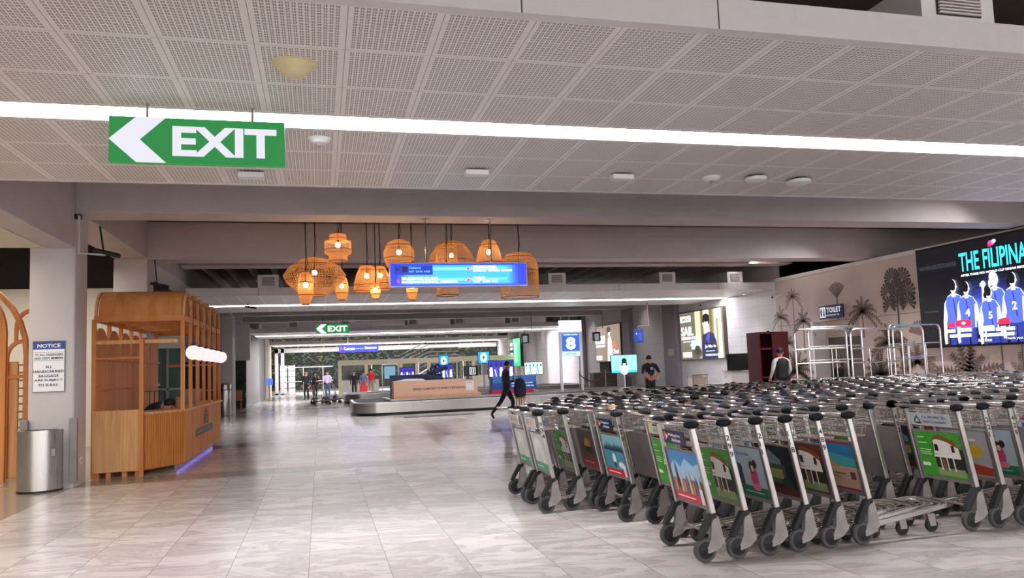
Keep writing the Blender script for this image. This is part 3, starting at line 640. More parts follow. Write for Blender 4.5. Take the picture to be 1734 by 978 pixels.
def partition():
    t = thing('arched_partition', 'orange-brown wooden arched partition at the left edge behind the column', 'partition', (-5.15, 13.6, 0))
    def arch(x0, x1, zs, wd=.09, y=0., d=.08, foot=0.):
        c = (x0+x1)/2; R = (x1-x0)/2; n = 14
        o = [(x1, foot)]+[(c+R*cos(pi*i/n), zs+R*1.25*sin(pi*i/n)) for i in range(n+1)]+[(x0, foot)]
        r = R-wd; i_ = [(x0+wd, foot)]+[(c+r*cos(pi*i/n), zs+r*1.25*sin(pi*i/n)) for i in range(n, -1, -1)]+[(x1-wd, foot)]
        mb = MB().prism(o+i_, y, y+d, 'y'); return mb
    arch(-.85, .33, 2.35).build('arch_frame', M_WOODL, t); arch(-1.6, .48, 2.0, .07, .5).build('arch_frame', M_WOODD, t)
    arch(.12, .62, 1.95, .05, .55, .06).build('arch_frame', M_WOODD, t); arch(.20, .75, 2.45, .05, .7, .05, 2.2).build('arch_frame', M_WOODD, t)
    MB().box(.05, .62, .57, .60, 1.62, 1.68).build('rail', M_WOODD, t)
    MB().box(.16, .30, .605, .63, .0, 1.9).build('panel', M_WOODF, t)
    # stack of grey slatted chairs
    rnd = random.Random(4)
    z = .0; first = None
    def chair(k):
        c = thing('stacking_chair', '', 'chair', (-4.72, 14.6, .13*k), 0, 'grey plastic chairs stacked behind the column')
        if k == 0 or k == 11: c['label'] = ('grey plastic slatted chair at the bottom of the stack behind the column', 'grey plastic slatted chair on top of the stack behind the column')[k == 11]
        else: c['label'] = 'grey plastic slatted chair, %s from the bottom of the stack behind the column' % ('', 'second', 'third', 'fourth', 'fifth', 'sixth', 'seventh', 'eighth', 'ninth', 'tenth', 'eleventh')[k]
        return c
    m_ = mat('A8A69E', .5); src = None
    for k in range(12):
        c = chair(k)
        if src is None:
            src = []
            mb = MB()
            for i in range(6): mb.box(-.21+.072*i, -.16+.072*i, -.2, .2, .41, .43)
            src.append(mb.box(-.22, .22, -.22, -.2, .40, .43).build('seat', m_, c))
            mb = MB()
            for i in range(7): mb.box(-.2, .2, .22, .24, .45+.055*i, .48+.055*i)
            src.append(mb.box(-.22, -.2, .21, .25, .4, .84).box(.2, .22, .21, .25, .4, .84).build('backrest', m_, c))
            for x in (-.21, .19):
                for y in (-.21, .2): src.append(MB().box(x, x+.025, y, y+.025, 0, .41).build('leg', m_, c))
        else:
            for o in src:
                q = o.copy(); q.parent = c; COL.objects.link(q)
    tag(MB().box(-5.6, -4.2, 12.75, 12.80, 0.0006, .003).build('floor_tape', mat('C8B83A', .6, noise=.5, scale=6, stretch=(4, .2, 1))), 'yellow and black hazard tape on the floor left of the column', 'tape')
partition()

# ================================================================== RATTAN LANTERNS
def lantern(label, x, y, z0, z1, prof, w_, cords=((0, 0),), seg=44, rings=26, watts=LAMP, ribs=True):
    """prof: (radius fraction, height fraction) points of the shade"""
    h = z1-z0; t = thing('rattan_lantern', label, 'lamp', (x, y, z0), random.random(), 'rattan lanterns hanging behind the beam')
    # resample
    P = []; n = len(prof)
    for i in range(rings+1):
        s_ = i/rings*(n-1); k = min(int(s_), n-2); f = s_-k
        P.append(((prof[k][0]*(1-f)+prof[k+1][0]*f)*w_/2, (prof[k][1]*(1-f)+prof[k+1][1]*f)*h))
    o = MB().lathe(P, seg, caps=False).build('shade', M_WK, t)
    wf = o.modifiers.new('weave', 'WIREFRAME'); wf.thickness = .0105; wf.use_even_offset = False; wf.use_boundary = True
    mb = MB()
    for i in (0, int(rings*.3), int(rings*.62), rings): mb.tube([(P[i][0]*cos(a*pi/12), P[i][0]*sin(a*pi/12), P[i][1]) for a in range(24)], .0075, 5, closed=True)
    mb.build('hoop', mat('9A5F2C', .6), t)
    zb = h*.6
    MB().ball((0, 0, zb), min(.045, w_*.2), 12).build('bulb', em('FFE0B0', 60), t, smooth=True)
    MB().lathe([(.02, 0), (.02, .08)], 10, (0, 0, zb+.03)).build('lamp_holder', M_BLACK, t)
    mb = MB().tube([(0, 0, zb+.1), (0, 0, h), (.01, 0, h+.3), (0, 0, 4.84-z0)], .007, 6)
    mb.tube([(.0, 0, h*.95), (.035, 0, h+.15), (.015, 0, h+.5), (.02, 0, 4.84-z0)], .006, 6); mb.build('cord', M_BLACK, t)
    l = bpy.data.lights.new('lantern_light', 'POINT'); l.energy = watts; l.color = (1, .70, .42); l.shadow_soft_size = .04
    lo = bpy.data.objects.new('lantern_light', l); lo.location = (0, 0, zb); lo.parent = t; COL.objects.link(lo)
def lanterns():
    oval = [(.10, 1), (.45, .93), (.80, .75), (1, .52), (.88, .32), (.6, .12), (.35, 0)]
    cap = [(.35, 1), (.75, .9), (.97, .65), (1, .45), (.92, .3), (.85, .24), (.66, .1), (.5, 0)]
    bell = [(.35, 1), (.5, .93), (.78, .62), (.95, .25), (1, .05), (.93, 0)]
    hexa = [(.55, 1), (.62, .95), (.62, .78), (1, .72), (1, .28), (.68, .2), (.68, .0)]
    ball = [(.25, 1), (.7, .9), (.98, .62), (.98, .42), (.75, .12), (.5, 0)]
    dome = [(.1, 1), (.5, .93), (.85, .62), (1, .2), (.98, 0)]
    cyl = [(.1, 1), (.65, .95), (.93, .8), (1, .6), (1, .3), (1, 0)]
    sq = [(.2, 1), (1, .97), (1, .5), (1, .0)]
    def L(lab, x, z0, z1, w_, pr, y, **k):
        f = y/13.; lantern(lab, x*f, y, 1.5+(z0-1.5)*f, 1.5+(z1-1.5)*f, pr, w_*f, **k)
    L('wide oval rattan lantern, leftmost of the hanging cluster', -.06, 2.81, 3.45, 1.02, oval, 14.0, seg=60, rings=30)
    L('small capsule rattan lantern in front of the wide oval one', -.21, 2.66, 3.21, .25, cap, 13.4, seg=26, rings=22, watts=14)
    L('small capsule rattan lantern half behind the right end of the oval one', .38, 2.73, 3.13, .22, cap, 14.7, seg=26, rings=18, watts=14)
    L('stepped drum rattan lantern hanging highest between the oval and bell ones', .33, 3.39, 3.85, .44, hexa, 13.5, seg=32)
    L('bell rattan lantern, left of the overlapping pair beside the blue sign', .80, 2.87, 3.31, .46, bell, 13.6)
    L('bell rattan lantern, right of the overlapping pair beside the blue sign', 1.02, 2.90, 3.30, .38, bell, 14.3, seg=36)
    L('small capsule rattan lantern showing below the pair of bell ones', .94, 2.74, 3.0, .17, cap, 13.2, seg=24, rings=14, watts=11)
    L('round ball rattan lantern above the left end of the blue sign', 1.355, 3.22, 3.76, .53, ball, 13.4)
    L('broad dome rattan lantern rising behind the blue sign', 2.27, 3.1, 3.74, .86, dome, 14.4, seg=50)
    L('straight drum rattan lantern in front of the broad dome one', 2.18, 2.78, 3.66, .38, sq, 13.4, seg=32, rings=30)
    L('tiny capsule rattan lantern showing below the blue sign', 1.565, 2.71, 3.1, .19, cap, 13.3, seg=24, rings=16, watts=11)
    L('beehive rattan lantern above the right half of the blue sign', 2.95, 3.22, 3.76, .50, bell, 13.4)
    L('tall open cylinder rattan lantern, rightmost of the cluster', 3.49, 2.73, 3.54, .68, cyl, 13.8, seg=40, rings=34)
lanterns()

# ================================================================== CEILING FITTINGS
def fittings():
    z = 3.702
    t = thing('ceiling_speaker', 'cream domed speaker in the near ceiling above the EXIT sign, with screw lugs', 'speaker', (-.14, 5.43, z))
    MB().lathe([(.03, -.09), (.08, -.075), (.12, -.03), (.135, -.005), (.15, 0)], 24).build('dome', mat('D8CC9E', .5), t, smooth=True); MB().lathe([(.15, -.006), (.165, 0)], 24).build('flange', mat('D8CC9E', .5), t)
    for x, y, l in ((.03, 7.16, 'white smoke detector on the near ceiling just right of the EXIT sign'), (4.65, 8.14, 'white smoke detector on the near ceiling, left of the two round domes')):
        t = thing('smoke_detector', l, 'detector', (x, y, z)); MB().lathe([(.03, -.05), (.07, -.045), (.10, -.02), (.11, 0)], 20).build('base', M_WHITE, t, smooth=True); MB().lathe([(.02, -.075), (.035, -.045)], 14).build('sensor', M_GREYP, t, smooth=True)
    for x, y, l in ((1.72, 8.07, 'small white box luminaire on the near ceiling above the blue sign'), (3.46, 8.09, 'small white box luminaire on the near ceiling further right of the blue sign'), (-.68, 8.42, 'small white box luminaire on the near ceiling below the EXIT sign')):
        t = thing('emergency_light', l, 'light', (x, y, z)); MB().box(-.13, .13, -.06, .06, -.075, -.018).build('housing', M_WHITE, t, bevel=.006); MB().box(-.11, .11, .02, .05, -.02, 0).build('mount', M_BLACK, t)
    for x, y, r, l in ((5.19, 8.03, .13, 'round white wireless router, left of the two domes on the near ceiling'), (5.84, 8.11, .15, 'round white wireless router, right of the two domes on the near ceiling')):
        t = thing('wireless_router', l, 'router', (x, y, z)); MB().lathe([(r*.5, -.075), (r*.9, -.06), (r, -.035), (r*.95, -.02)], 22).build('dome', M_WHITE, t, smooth=True); MB().lathe([(r*.7, -.02), (r*.7, 0)], 16).build('mount', M_BLACK, t)
    # air grille boxes standing on the front edges of the rafts
    def grille(x, y, w_, h, label, dd=1.2, zz=3.921):
        t = thing('air_grille', label, 'air grille', (x, y, zz), 0, 'air grilles above the ceiling rafts')
        MB().box(0, w_, 0, dd, 0, h).build('duct_box', M_WHITE, t); mb = MB().box(.20*w_, .8*w_, -.012, 0, .18*h, .80*h, 0)
        n = 8
        for i in range(n): mb.box(.21*w_, .79*w_, -.03, -.012, h*(.20+.58*i/n), h*(.20+.58*i/n)+h*.035, 1)
        mb.build('louvre', [M_BLACK, M_RIB], t)
    grille(4.35, 4.45, .66, .34, 'white air grille box on the near ceiling raft at the top right corner')
    for k, x in enumerate((-1.62, 2.6, 6.75, 10.4, 12.78)): grille(x, 21.75, .55, .36, 'white air grille box on the second ceiling raft, %s from the left' % ('first', 'second', 'third', 'fourth', 'fifth')[k])
    for k, x in enumerate((-1.6, 1.0, 4.6, 7.15, 10.3, 13.2)): grille(x, 40.7, .6, .36, 'white air grille box on the third ceiling raft, %s from the left' % ('first', 'second', 'third', 'fourth', 'fifth', 'sixth')[k])
    # cameras
    def cctv(x, y, z_, rz, label, white=False, arm=.35, top=True):
        t = thing('security_camera', label, 'camera', (x, y, z_), rz)
        MB().tube([(0, .18, 0), (0, -.16, -.06)], [.028, .038], 12).build('body', M_WHITE if white else M_BLACK, t, smooth=True)
        MB().tube([(0, -.155, -.059), (0, -.18, -.064)], .035, 12).build('lens', M_BLACK, t)
        MB().tube([(0, .05, 0), (0, .1, arm if top else .12)] if top else [(0, .05, 0), (0, .22, .02), (0, .3, .02)], .014, 6).build('bracket', M_WHITE if white else M_BLACK, t)
    cctv(-3.0, 12.1, 3.42, 2.2, 'small camera on a bent pipe arm beside the top of the notice column')
    t = thing('conduit_arm', 'thin pipe arm carrying a camera from the top of the notice column', 'pipe', (0, 0, 0)); MB().tube([(-3.45, 12.34, 4.0), (-3.40, 12.2, 3.95), (-3.40, 12.2, 3.40), (-3.02, 12.1, 3.36)], .018, 8).build('pipe', M_COLUMN, t); MB().box(-3.489, -3.40, 12.28, 12.36, 3.93, 4.0).build('clamp', M_BLACK, t)
    cctv(-3.27, 17.3, 3.54, 2.0, 'black camera under the second cross beam above the kiosk roof', arm=.51)
    cctv(-2.0, 24.0, 3.62, 1.2, 'black camera under the second ceiling raft near the kiosk roof', arm=.08)
    cctv(14.24, 21.3, 3.45, -pi/2, 'white camera on a short arm at the corner of the mural wall', True, top=False)
    cctv(14.2, 26.2, 3.62, -.6, 'white camera above the portrait poster on the right wall', True, arm=.1)
    cctv(13.6, 40.8, 3.35, -.8, 'black camera far off above the wall beside the second portrait poster', arm=.4)
fittings()

# ================================================================== PEOPLE
def person(name_label, loc, rz, joints, mats_, height=1.68, hair=None, extra=None, female=False, cat='person'):
    """joints: overrides of the default standing pose, metres, facing +Y"""
    J = dict(pelvis=(0, 0, .93), waist=(0, 0, 1.06), chest=(0, -.01, 1.25), neckb=(0, -.01, 1.40), neck=(0, .0, 1.46), jaw=(0, .02, 1.52), head=(0, .015, 1.58), crown=(0, .005, 1.64),
             shL=(-.17, -.01, 1.36), elL=(-.23, -.03, 1.10), wrL=(-.24, .04, .87), shR=(.17, -.01, 1.36), elR=(.23, -.03, 1.10), wrR=(.24, .04, .87),
             hiL=(-.09, 0, .88), knL=(-.10, .03, .49), anL=(-.10, -.02, .09), toL=(-.11, .14, .035), hiR=(.09, 0, .88), knR=(.10, .03, .49), anR=(.10, -.02, .09), toR=(.11, .14, .035))
    J.update(joints)
    R = dict(pelvis=.138, waist=.135, chest=.152, neckb=.075, neck=.052, jaw=.062, head=.082, crown=.062, sh=.074, el=.047, wr=.028, hi=.100, kn=.066, an=.042, to=.035)
    names = []; V = []; rad = []; E = []; cat_ = []
    def vid(n): return names.index(n)
    for n_ in J:
        names.append(n_); V.append(Vector(J[n_])); rad.append(R[n_ if n_ in R else n_[:2]])
    chain = [('pelvis', 'waist', 't'), ('waist', 'chest', 't'), ('chest', 'neckb', 't'), ('neckb', 'neck', 's'), ('neck', 'jaw', 's'), ('jaw', 'head', 's'), ('head', 'crown', 's')]
    for s in 'LR': chain += [('neckb', 'sh'+s, 't'), ('sh'+s, 'el'+s, 't'), ('el'+s, 'wr'+s, 'f'), ('pelvis', 'hi'+s, 'p'), ('hi'+s, 'kn'+s, 'p'), ('kn'+s, 'an'+s, 'p'), ('an'+s, 'to'+s, 'h')]
    bones = []
    for a, b_, c in chain: E.append((vid(a), vid(b_))); bones.append((V[vid(a)], V[vid(b_)], c))
    # nose
    hd = J['head']; jw = J['jaw']; fdir = Vector(mats_.get('face', (0, 1, 0))).normalized()
    V.append(Vector(hd)+fdir*.10+Vector((0, 0, -.015))); rad.append(.014); E.append((vid('head'), len(V)-1)); bones.append((Vector(hd), V[-1], 's')); names.append('nose')
    side = fdir.cross(Vector((0, 0, 1)))
    for sg in (1, -1):
        V.append(Vector(hd)+side*.095*sg); rad.append(.017); E.append((vid('head'), len(V)-1)); bones.append((Vector(hd), V[-1], 's')); names.append('ear%d' % sg)
    # hands: palm + four fingers + thumb
    for s, sg in (('L', -1), ('R', 1)):
        wr = Vector(J['wr'+s]); d = (wr-Vector(J['el'+s])).normalized(); d = Vector(mats_.get('hand'+s, d)).normalized()
        inw = Vector((-sg, 0, 0)); sp = d.cross(inw)
        sp = sp.normalized() if sp.length > .1 else Vector((0, 1, 0)); nrm = sp.cross(d).normalized()*(-1 if sp.cross(d).dot(inw) < 0 else 1)
        V.append(wr+d*.055); pid = len(V)-1; rad.append(.030); names.append('palm'+s); E.append((vid('wr'+s), pid)); bones.append((wr, V[-1], 's'))
        for k in range(4):
            o = sp*(.027-.018*k); L = (.06, .07, .066, .05)[k]
            p1 = wr+d*.095+o*1.1; p2 = p1+d*L*.55+nrm*.015; p3 = p2+d*L*.3+nrm*.03
            for q, r_ in ((p1, .0105), (p2, .009), (p3, .0075)):
                V.append(q); rad.append(r_); names.append('f')
                E.append((pid if q is p1 else len(V)-2, len(V)-1)); bones.append((wr+d*.055 if q is p1 else V[-2], V[-1], 's'))
        p1 = wr+d*.045+sp*.040; p2 = p1+d*.03+sp*.012+nrm*.018
        for q, r_ in ((p1, .012), (p2, .009)):
            V.append(q); rad.append(r_); names.append('f'); E.append((pid if q is p1 else len(V)-2, len(V)-1)); bones.append((V[-2], V[-1], 's') if q is p2 else (wr, V[-1], 's'))
    me = bpy.data.meshes.new('b'); me.from_pydata([tuple(v) for v in V], E, []); o = bpy.data.objects.new('b', me); COL.objects.link(o)
    sk = o.modifiers.new('s', 'SKIN'); sk.use_smooth_shade = True; sb = o.modifiers.new('u', 'SUBSURF'); sb.levels = 2; sb.render_levels = 2
    for i, r_ in enumerate(rad):
        fx, fy = (1., 1.)
        if names[i] in ('pelvis', 'waist', 'chest'): fx, fy = 1.15, .85
        me.skin_vertices[0].data[i].radius = (r_*fx, r_*fy)
        me.skin_vertices[0].data[i].use_root = (i == 0)
    bpy.context.view_layer.update()
    ev = bpy.data.meshes.new_from_object(o.evaluated_get(bpy.context.evaluated_depsgraph_get())); bpy.data.objects.remove(o)
    cats = ['skin', 'top', 'trousers', 'shoes', 'forearm']; ev.materials.clear()
    for c in ('skin', 'top', 'trousers', 'shoes'): ev.materials.append(mats_[c])
    ev.materials.append(mats_['skin'] if mats_.get('short') else mats_['top'])
    code = dict(s=0, t=1, p=2, h=3, f=4)
    for p in ev.polygons:
        c = p.center; best = 9e9; bc = 't'
        for a, b_, k in bones:
            ab = b_-a; tt = max(0, min(1, (c-a).dot(ab)/max(ab.length_squared, 1e-9))); dd = (c-(a+ab*tt)).length
            if dd < best: best = dd; bc = k
        mi = code[bc]
        if bc == 'p' and c.z < J['anL'][2]+.03 and c.z < .12: mi = 3
        p.material_index = mi; p.use_smooth = True
    sc_ = height/1.70
    t = thing('person', name_label, cat, loc, rz); t.scale = (sc_,)*3
    b = bpy.data.objects.new('body', ev); COL.objects.link(b); b.parent = t
    hc = Vector(J['head'])
    if hair is not None:
        mb = MB(); n_ = 18
        long_ = mats_.get('hairlen', 0)
        c0 = hc-fdir*.012+Vector((0, 0, .018))
        rx = .094
        rings = [(i/8*pi*.60) for i in range(9)]
        vs = []; fs = []
        for i, th in enumerate(rings):
            for j in range(n_):
                an = 2*pi*j/n_; dv = Vector((cos(an), sin(an), 0)); front = dv.dot(fdir)
                t2 = th*(1-.36*max(0, front)); r_ = rx*(.99-.10*(max(0, i-5)/3))
                q = c0+Vector((dv.x*sin(t2)*r_, dv.y*sin(t2)*r_, cos(t2)*r_*1.12))
                if long_ and i >= 6 and front < .2: q = q+Vector((0, 0, -long_*(i-5)/3))-fdir*.02
                vs.append(q)
        for i in range(8):
            for j in range(n_): fs.append((i*n_+j, i*n_+(j+1) % n_, (i+1)*n_+(j+1) % n_, (i+1)*n_+j))
        mb.add(vs, fs[::1]); h_ = mb.build('hair', hair, t, smooth=True); h_.modifiers.new('thick', 'SOLIDIFY').thickness = .006
    # face marks: eyes and mouth
    fb = MB(); dk = mat('1E1512', .4, noise=0)
    for sg in (1, -1): fb.ball(hc+fdir*.078+side*.032*sg+Vector((0, 0, .004)), (.013, .013, .008), 8)
    fb.ball(hc+fdir*.068+Vector((0, 0, -.062)), (.022, .012, .005), 8)
    fb.build('face', dk, t)
    if extra: extra(t, J, hc, fdir, side)
    return t
SK = mat('B9826A', .5, noise=.04); BLK = mat('16161B', .75, noise=.1); NAVY = mat('181C30', .75, noise=.1); HAIR = mat('0E0C0D', .6); SHOE = mat('111114', .4)
def people():
    # walking man looking at a phone, walking towards +X
    d = dict(skin=SK, top=BLK, trousers=mat('15182A', .8), shoes=SHOE, face=(0, .93, -.35), handL=(.3, .8, .35), handR=(-.3, .8, .35))
    pose = dict(jaw=(0, .045, 1.515), head=(0, .055, 1.575), crown=(0, .05, 1.64), shL=(-.17, -.02, 1.35), elL=(-.21, -.05, 1.08), wrL=(-.10, .18, 1.10), elR=(.21, -.05, 1.08), wrR=(.10, .19, 1.10),
                hiL=(-.09, .02, .88), knL=(-.09, .22, .50), anL=(-.09, .16, .12), toL=(-.09, .33, .06), hiR=(.09, -.02, .88), knR=(.10, -.20, .52), anR=(.10, -.50, .17), toR=(.10, -.42, .035))
    person('man in black walking past the carousel while looking at his phone', (5.25, 21.5, 0), -pi/2, pose, d, 1.67, HAIR)
    tag(MB().box(5.45, 5.463, 21.44, 21.52, 1.13, 1.25).build('phone', M_BLACK, bevel=.002), 'black phone in the hands of the walking man', 'phone')
    # staff member, back view, hands clasped behind
    d = dict(skin=SK, top=NAVY, trousers=BLK, shoes=SHOE, short=1, face=(0, .9, -.4), handL=(.8, -.2, -.3), handR=(-.8, -.2, -.3))
    def badge(t, J, hc, f, s):
        B = Board((-.05, -.153, 1.24), (1, 0, 0), (0, 0, 1), .002); B.rect(0, 0, .10, .07, mat('D8DCE8', .5, noise=0)); B.text('CREW', .015, .02, .03, mat('202848', .5, noise=0), .02); B.build('back_print', t)
    person('staff member in navy T-shirt standing by the carousel with hands clasped behind', (10.15, 22.3, 0), .05, dict(shL=(-.205, -.01, 1.37), shR=(.205, -.01, 1.37), elL=(-.30, -.10, 1.12), wrL=(-.09, -.20, .99), elR=(.30, -.10, 1.12), wrR=(.09, -.21, .98), head=(0, .04, 1.575), crown=(0, .05, 1.64)), d, 1.70, HAIR, badge)
    # guard in a dark vest by the red cabinet
    d = dict(skin=SK, top=mat('C9CCD0', .7), trousers=BLK, shoes=SHOE, face=(.8, .5, -.2))
    def vest(t, J, hc, f, s):
        MB().lathe([(.175, .96), (.16, 1.08), (.185, 1.25), (.19, 1.34), (.13, 1.42), (.07, 1.44)], 20, (0, -.01, 0), sx=1.12, sy=.86, caps=False).build('vest', BLK, t, smooth=True)
    person('guard in black vest over white sleeves standing at the red cabinet', (11.75, 17.6, 0), .1, dict(shL=(-.20, -.01, 1.37), shR=(.20, -.01, 1.37), elR=(.30, .0, 1.12), wrR=(.28, .14, .95), elL=(-.29, -.02, 1.12), wrL=(-.26, .12, .93)), d, 1.72, HAIR, vest)
    # seated person with a mask
    d = dict(skin=SK, top=BLK, trousers=BLK, shoes=SHOE, face=(0, .95, -.25), hairlen=.28)
    def mask(t, J, hc, f, s): MB().ball(hc+f*.055+Vector((0, 0, -.05)), (.055, .05, .05), 12).build('face_mask', M_BLACK, t, smooth=True)
    seat = dict(pelvis=(0, 0, .52), waist=(0, .0, .66), chest=(0, .03, .86), neckb=(0, .05, 1.0), neck=(0, .07, 1.07), jaw=(0, .10, 1.13), head=(0, .10, 1.19), crown=(0, .095, 1.25),
                shL=(-.17, .04, .96), elL=(-.22, .12, .72), wrL=(-.12, .34, .68), shR=(.17, .04, .96), elR=(.22, .12, .72), wrR=(.12, .34, .68),
                hiL=(-.10, .05, .50), knL=(-.12, .46, .50), anL=(-.12, .44, .09), toL=(-.12, .60, .04), hiR=(.10, .05, .50), knR=(.12, .46, .50), anR=(.12, .44, .09), toR=(.12, .60, .04))
    person('long-haired person in black face mask seated before the toilet doorway', (13.15, 17.0, .13), pi/2, seat, d, 1.72, HAIR, mask)
    c = thing('stool', 'dark stool under the seated person in the black mask', 'stool', (13.15, 17.0, 0)); MB().rbox(-.19, .19, -.19, .19, .50, .55, .04).build('seat', M_BLACK, c)
    for x in (-.15, .15):
        for y in (-.15, .15): MB().tube([(x, y, .5), (x*1.15, y*1.15, 0)], .014, 6).build('leg', M_GREYP, c)
    # kiosk attendant bending over the counter, in a navy cap
    d = dict(skin=SK, top=mat('1B2138', .8), trousers=BLK, shoes=SHOE, face=(.75, .35, -.55))
    def capf(t, J, hc, f, s): MB().ball(hc+Vector((0, 0, .045)), (.105, .105, .085), 16).build('cap', mat('14182A', .7), t, smooth=True)
    person('kiosk attendant in navy clothes and cap bending behind the wooden counter', (-2.98, 14.75, 0), -1.9, dict(waist=(0, .04, 1.02), chest=(0, .18, 1.08), neckb=(0, .30, 1.12), neck=(0, .35, 1.12), jaw=(0, .40, 1.10), head=(0, .43, 1.12), crown=(0, .45, 1.17), shL=(-.17, .26, 1.12), elL=(-.20, .30, .97), wrL=(-.12, .38, 1.02+.03), shR=(.17, .26, 1.12), elR=(.20, .30, .97), wrR=(.12, .38, 1.05)), d, 1.60, HAIR, capf)
    # far figures
    d = dict(skin=SK, top=BLK, trousers=BLK, shoes=SHOE)
    person('tall person in black standing leftmost near the end windows', (-.78, 46.0, 0), 2.8, {}, d, 1.72, HAIR)
    person('person in black beside the tall one near the end windows', (-.30, 47.5, 0), -2.5, dict(elR=(.28, .1, 1.15), wrR=(.14, .28, 1.15)), dict(d, hairlen=.15), 1.60, HAIR)
    person('person in a pale purple top pushing a luggage cart near the end windows', (.42, 46.2, 0), 3.0, dict(elL=(-.24, .1, 1.12), wrL=(-.18, .32, 1.05), elR=(.24, .1, 1.12), wrR=(.18, .32, 1.05)), dict(skin=SK, top=mat('B9A8CF', .7), trousers=mat('3A5578', .8), shoes=SHOE), 1.66, HAIR)
    person('person in dark clothes left of the traveller with the red suitcase', (2.05, 48, 0), 2.9, {}, dict(d), 1.62, HAIR)
    person('traveller in denim jacket and navy backpack above the red suitcase', (2.62, 48.4, 0), .1, {}, dict(skin=SK, top=mat('5A6E90', .8), trousers=mat('C8384A', .8), shoes=SHOE), 1.60, HAIR)
    person('traveller in a bright red jacket and beige trousers before the pale pavilion', (3.15, 49.2, 0), -.3, dict(elL=(-.30, .12, 1.30), wrL=(-.12, .22, 1.45)), dict(skin=SK, top=mat('D8202C', .7), trousers=mat('A89890', .8), shoes=SHOE), 1.72, HAIR)
    s = thing('suitcase', 'bright red suitcase standing before the travellers far off', 'suitcase', (2.62, 47.9, 0)); MB().rbox(-.24, .24, -.14, .14, .06, .68, .05).build('shell', mat('E2303A', .35), s, smooth=True)
    MB().tube([(-.12, 0, .68), (-.12, 0, 1.0), (.12, 0, 1.0), (.12, 0, .68)], .012, 6).build('handle', M_GREYP, s)
    for x in (-.18, .18): MB().tube([(x, -.02, .03), (x, .02, .03)], .03, 10).build('wheel', M_BLACK, s)
    t = thing('backpack', 'dark navy backpack standing on a wooden stool right of the walking man', 'backpack', (5.62, 21.35, .62))
    MB().lathe([(.12, 0), (.17, .03), (.185, .2), (.16, .42), (.10, .52), (.02, .55)], 18, sy=.65).build('body', mat('262A3C', .8, noise=.2), t, smooth=True); MB().lathe([(.10, .02), (.13, .1), (.10, .24)], 14, (.0, -.09, 0), sy=.5).build('pocket', mat('30344A', .8), t, smooth=True)
    MB().tube([(-.04, 0, .52), (-.03, 0, .6), (.03, 0, .6), (.04, 0, .52)], .01, 6).build('grab_handle', M_BLACK, t)
    t = thing('stool', 'wooden stool under the navy backpack by the carousel', 'stool', (5.62, 21.35, 0)); MB().lathe([(.17, .58), (.17, .62)], 18).build('seat', M_WOODL, t)
    for a in range(4): MB().tube([(.1*cos(a*1.57), .1*sin(a*1.57), .58), (.17*cos(a*1.57), .17*sin(a*1.57), 0)], .016, 6).build('leg', M_WOODL, t)
people()

# ================================================================== CAROUSELS AND WHAT STANDS ON THEM
def carousel(label, x0, x1, y0, y1, belt=1.1, h=.44):
    t = thing('baggage_carousel', label, 'baggage carousel', (x0, y0, 0))
    W, D = x1-x0, y1-y0; R = min(D/2, .9)
    def ring(o, n=10):
        pts = []; r = max(R-o*.6, .15)
        for cx, cy, a0 in ((W-o-r, D-o-r, 0), (o+r, D-o-r, 90), (o+r, o+r, 180), (W-o-r, o+r, 270)):
            for i in range(n+1):
                a = radians(a0+90*i/n); pts.append((cx+r*cos(a), cy+r*sin(a)))
        return pts
    def shell(a, b_, z0, z1, m_, name):
        A, B_ = ring(a), ring(b_); n = len(A); vs = [(p[0], p[1], z0) for p in A]+[(p[0], p[1], z1) for p in A]+[(p[0], p[1], z1) for p in B_]+[(p[0], p[1], z0) for p in B_]; fs = []
        for i in range(n):
            j = (i+1) % n
            fs += [(i, j, n+j, n+i), (n+i, n+j, 2*n+j, 2*n+i), (2*n+i, 2*n+j, 3*n+j, 3*n+i), (3*n+i, 3*n+j, j, i)]
        return MB().add(vs, fs).build(name, m_, t, smooth=True)
    shell(.10, .3, 0, .10, M_BLACK, 'plinth'); shell(0, .03, .10, h-.02, M_STEEL, 'steel_skirt'); shell(0, .12, h-.02, h+.01, M_BAR, 'top_rail')
    shell(.12, .12+belt, h-.06, h, mat('4A464A', .55, noise=.25, scale=6), 'rubber_belt'); shell(.12+belt, .30+belt, h-.06, h+.06, M_STEEL, 'inner_rail')
    I = ring(.30+belt); MB().prism([p for p in I], h-.10, h+.02, 'z').build('island_deck', mat('77706F', .5), t)
carousel('steel baggage carousel nearest the camera, carrying the sandal display', 1.1, 13.9, 26.3, 31.2)
carousel('second steel baggage carousel farther back behind the sandal display', 1.15, 13.9, 37.8, 42.6)
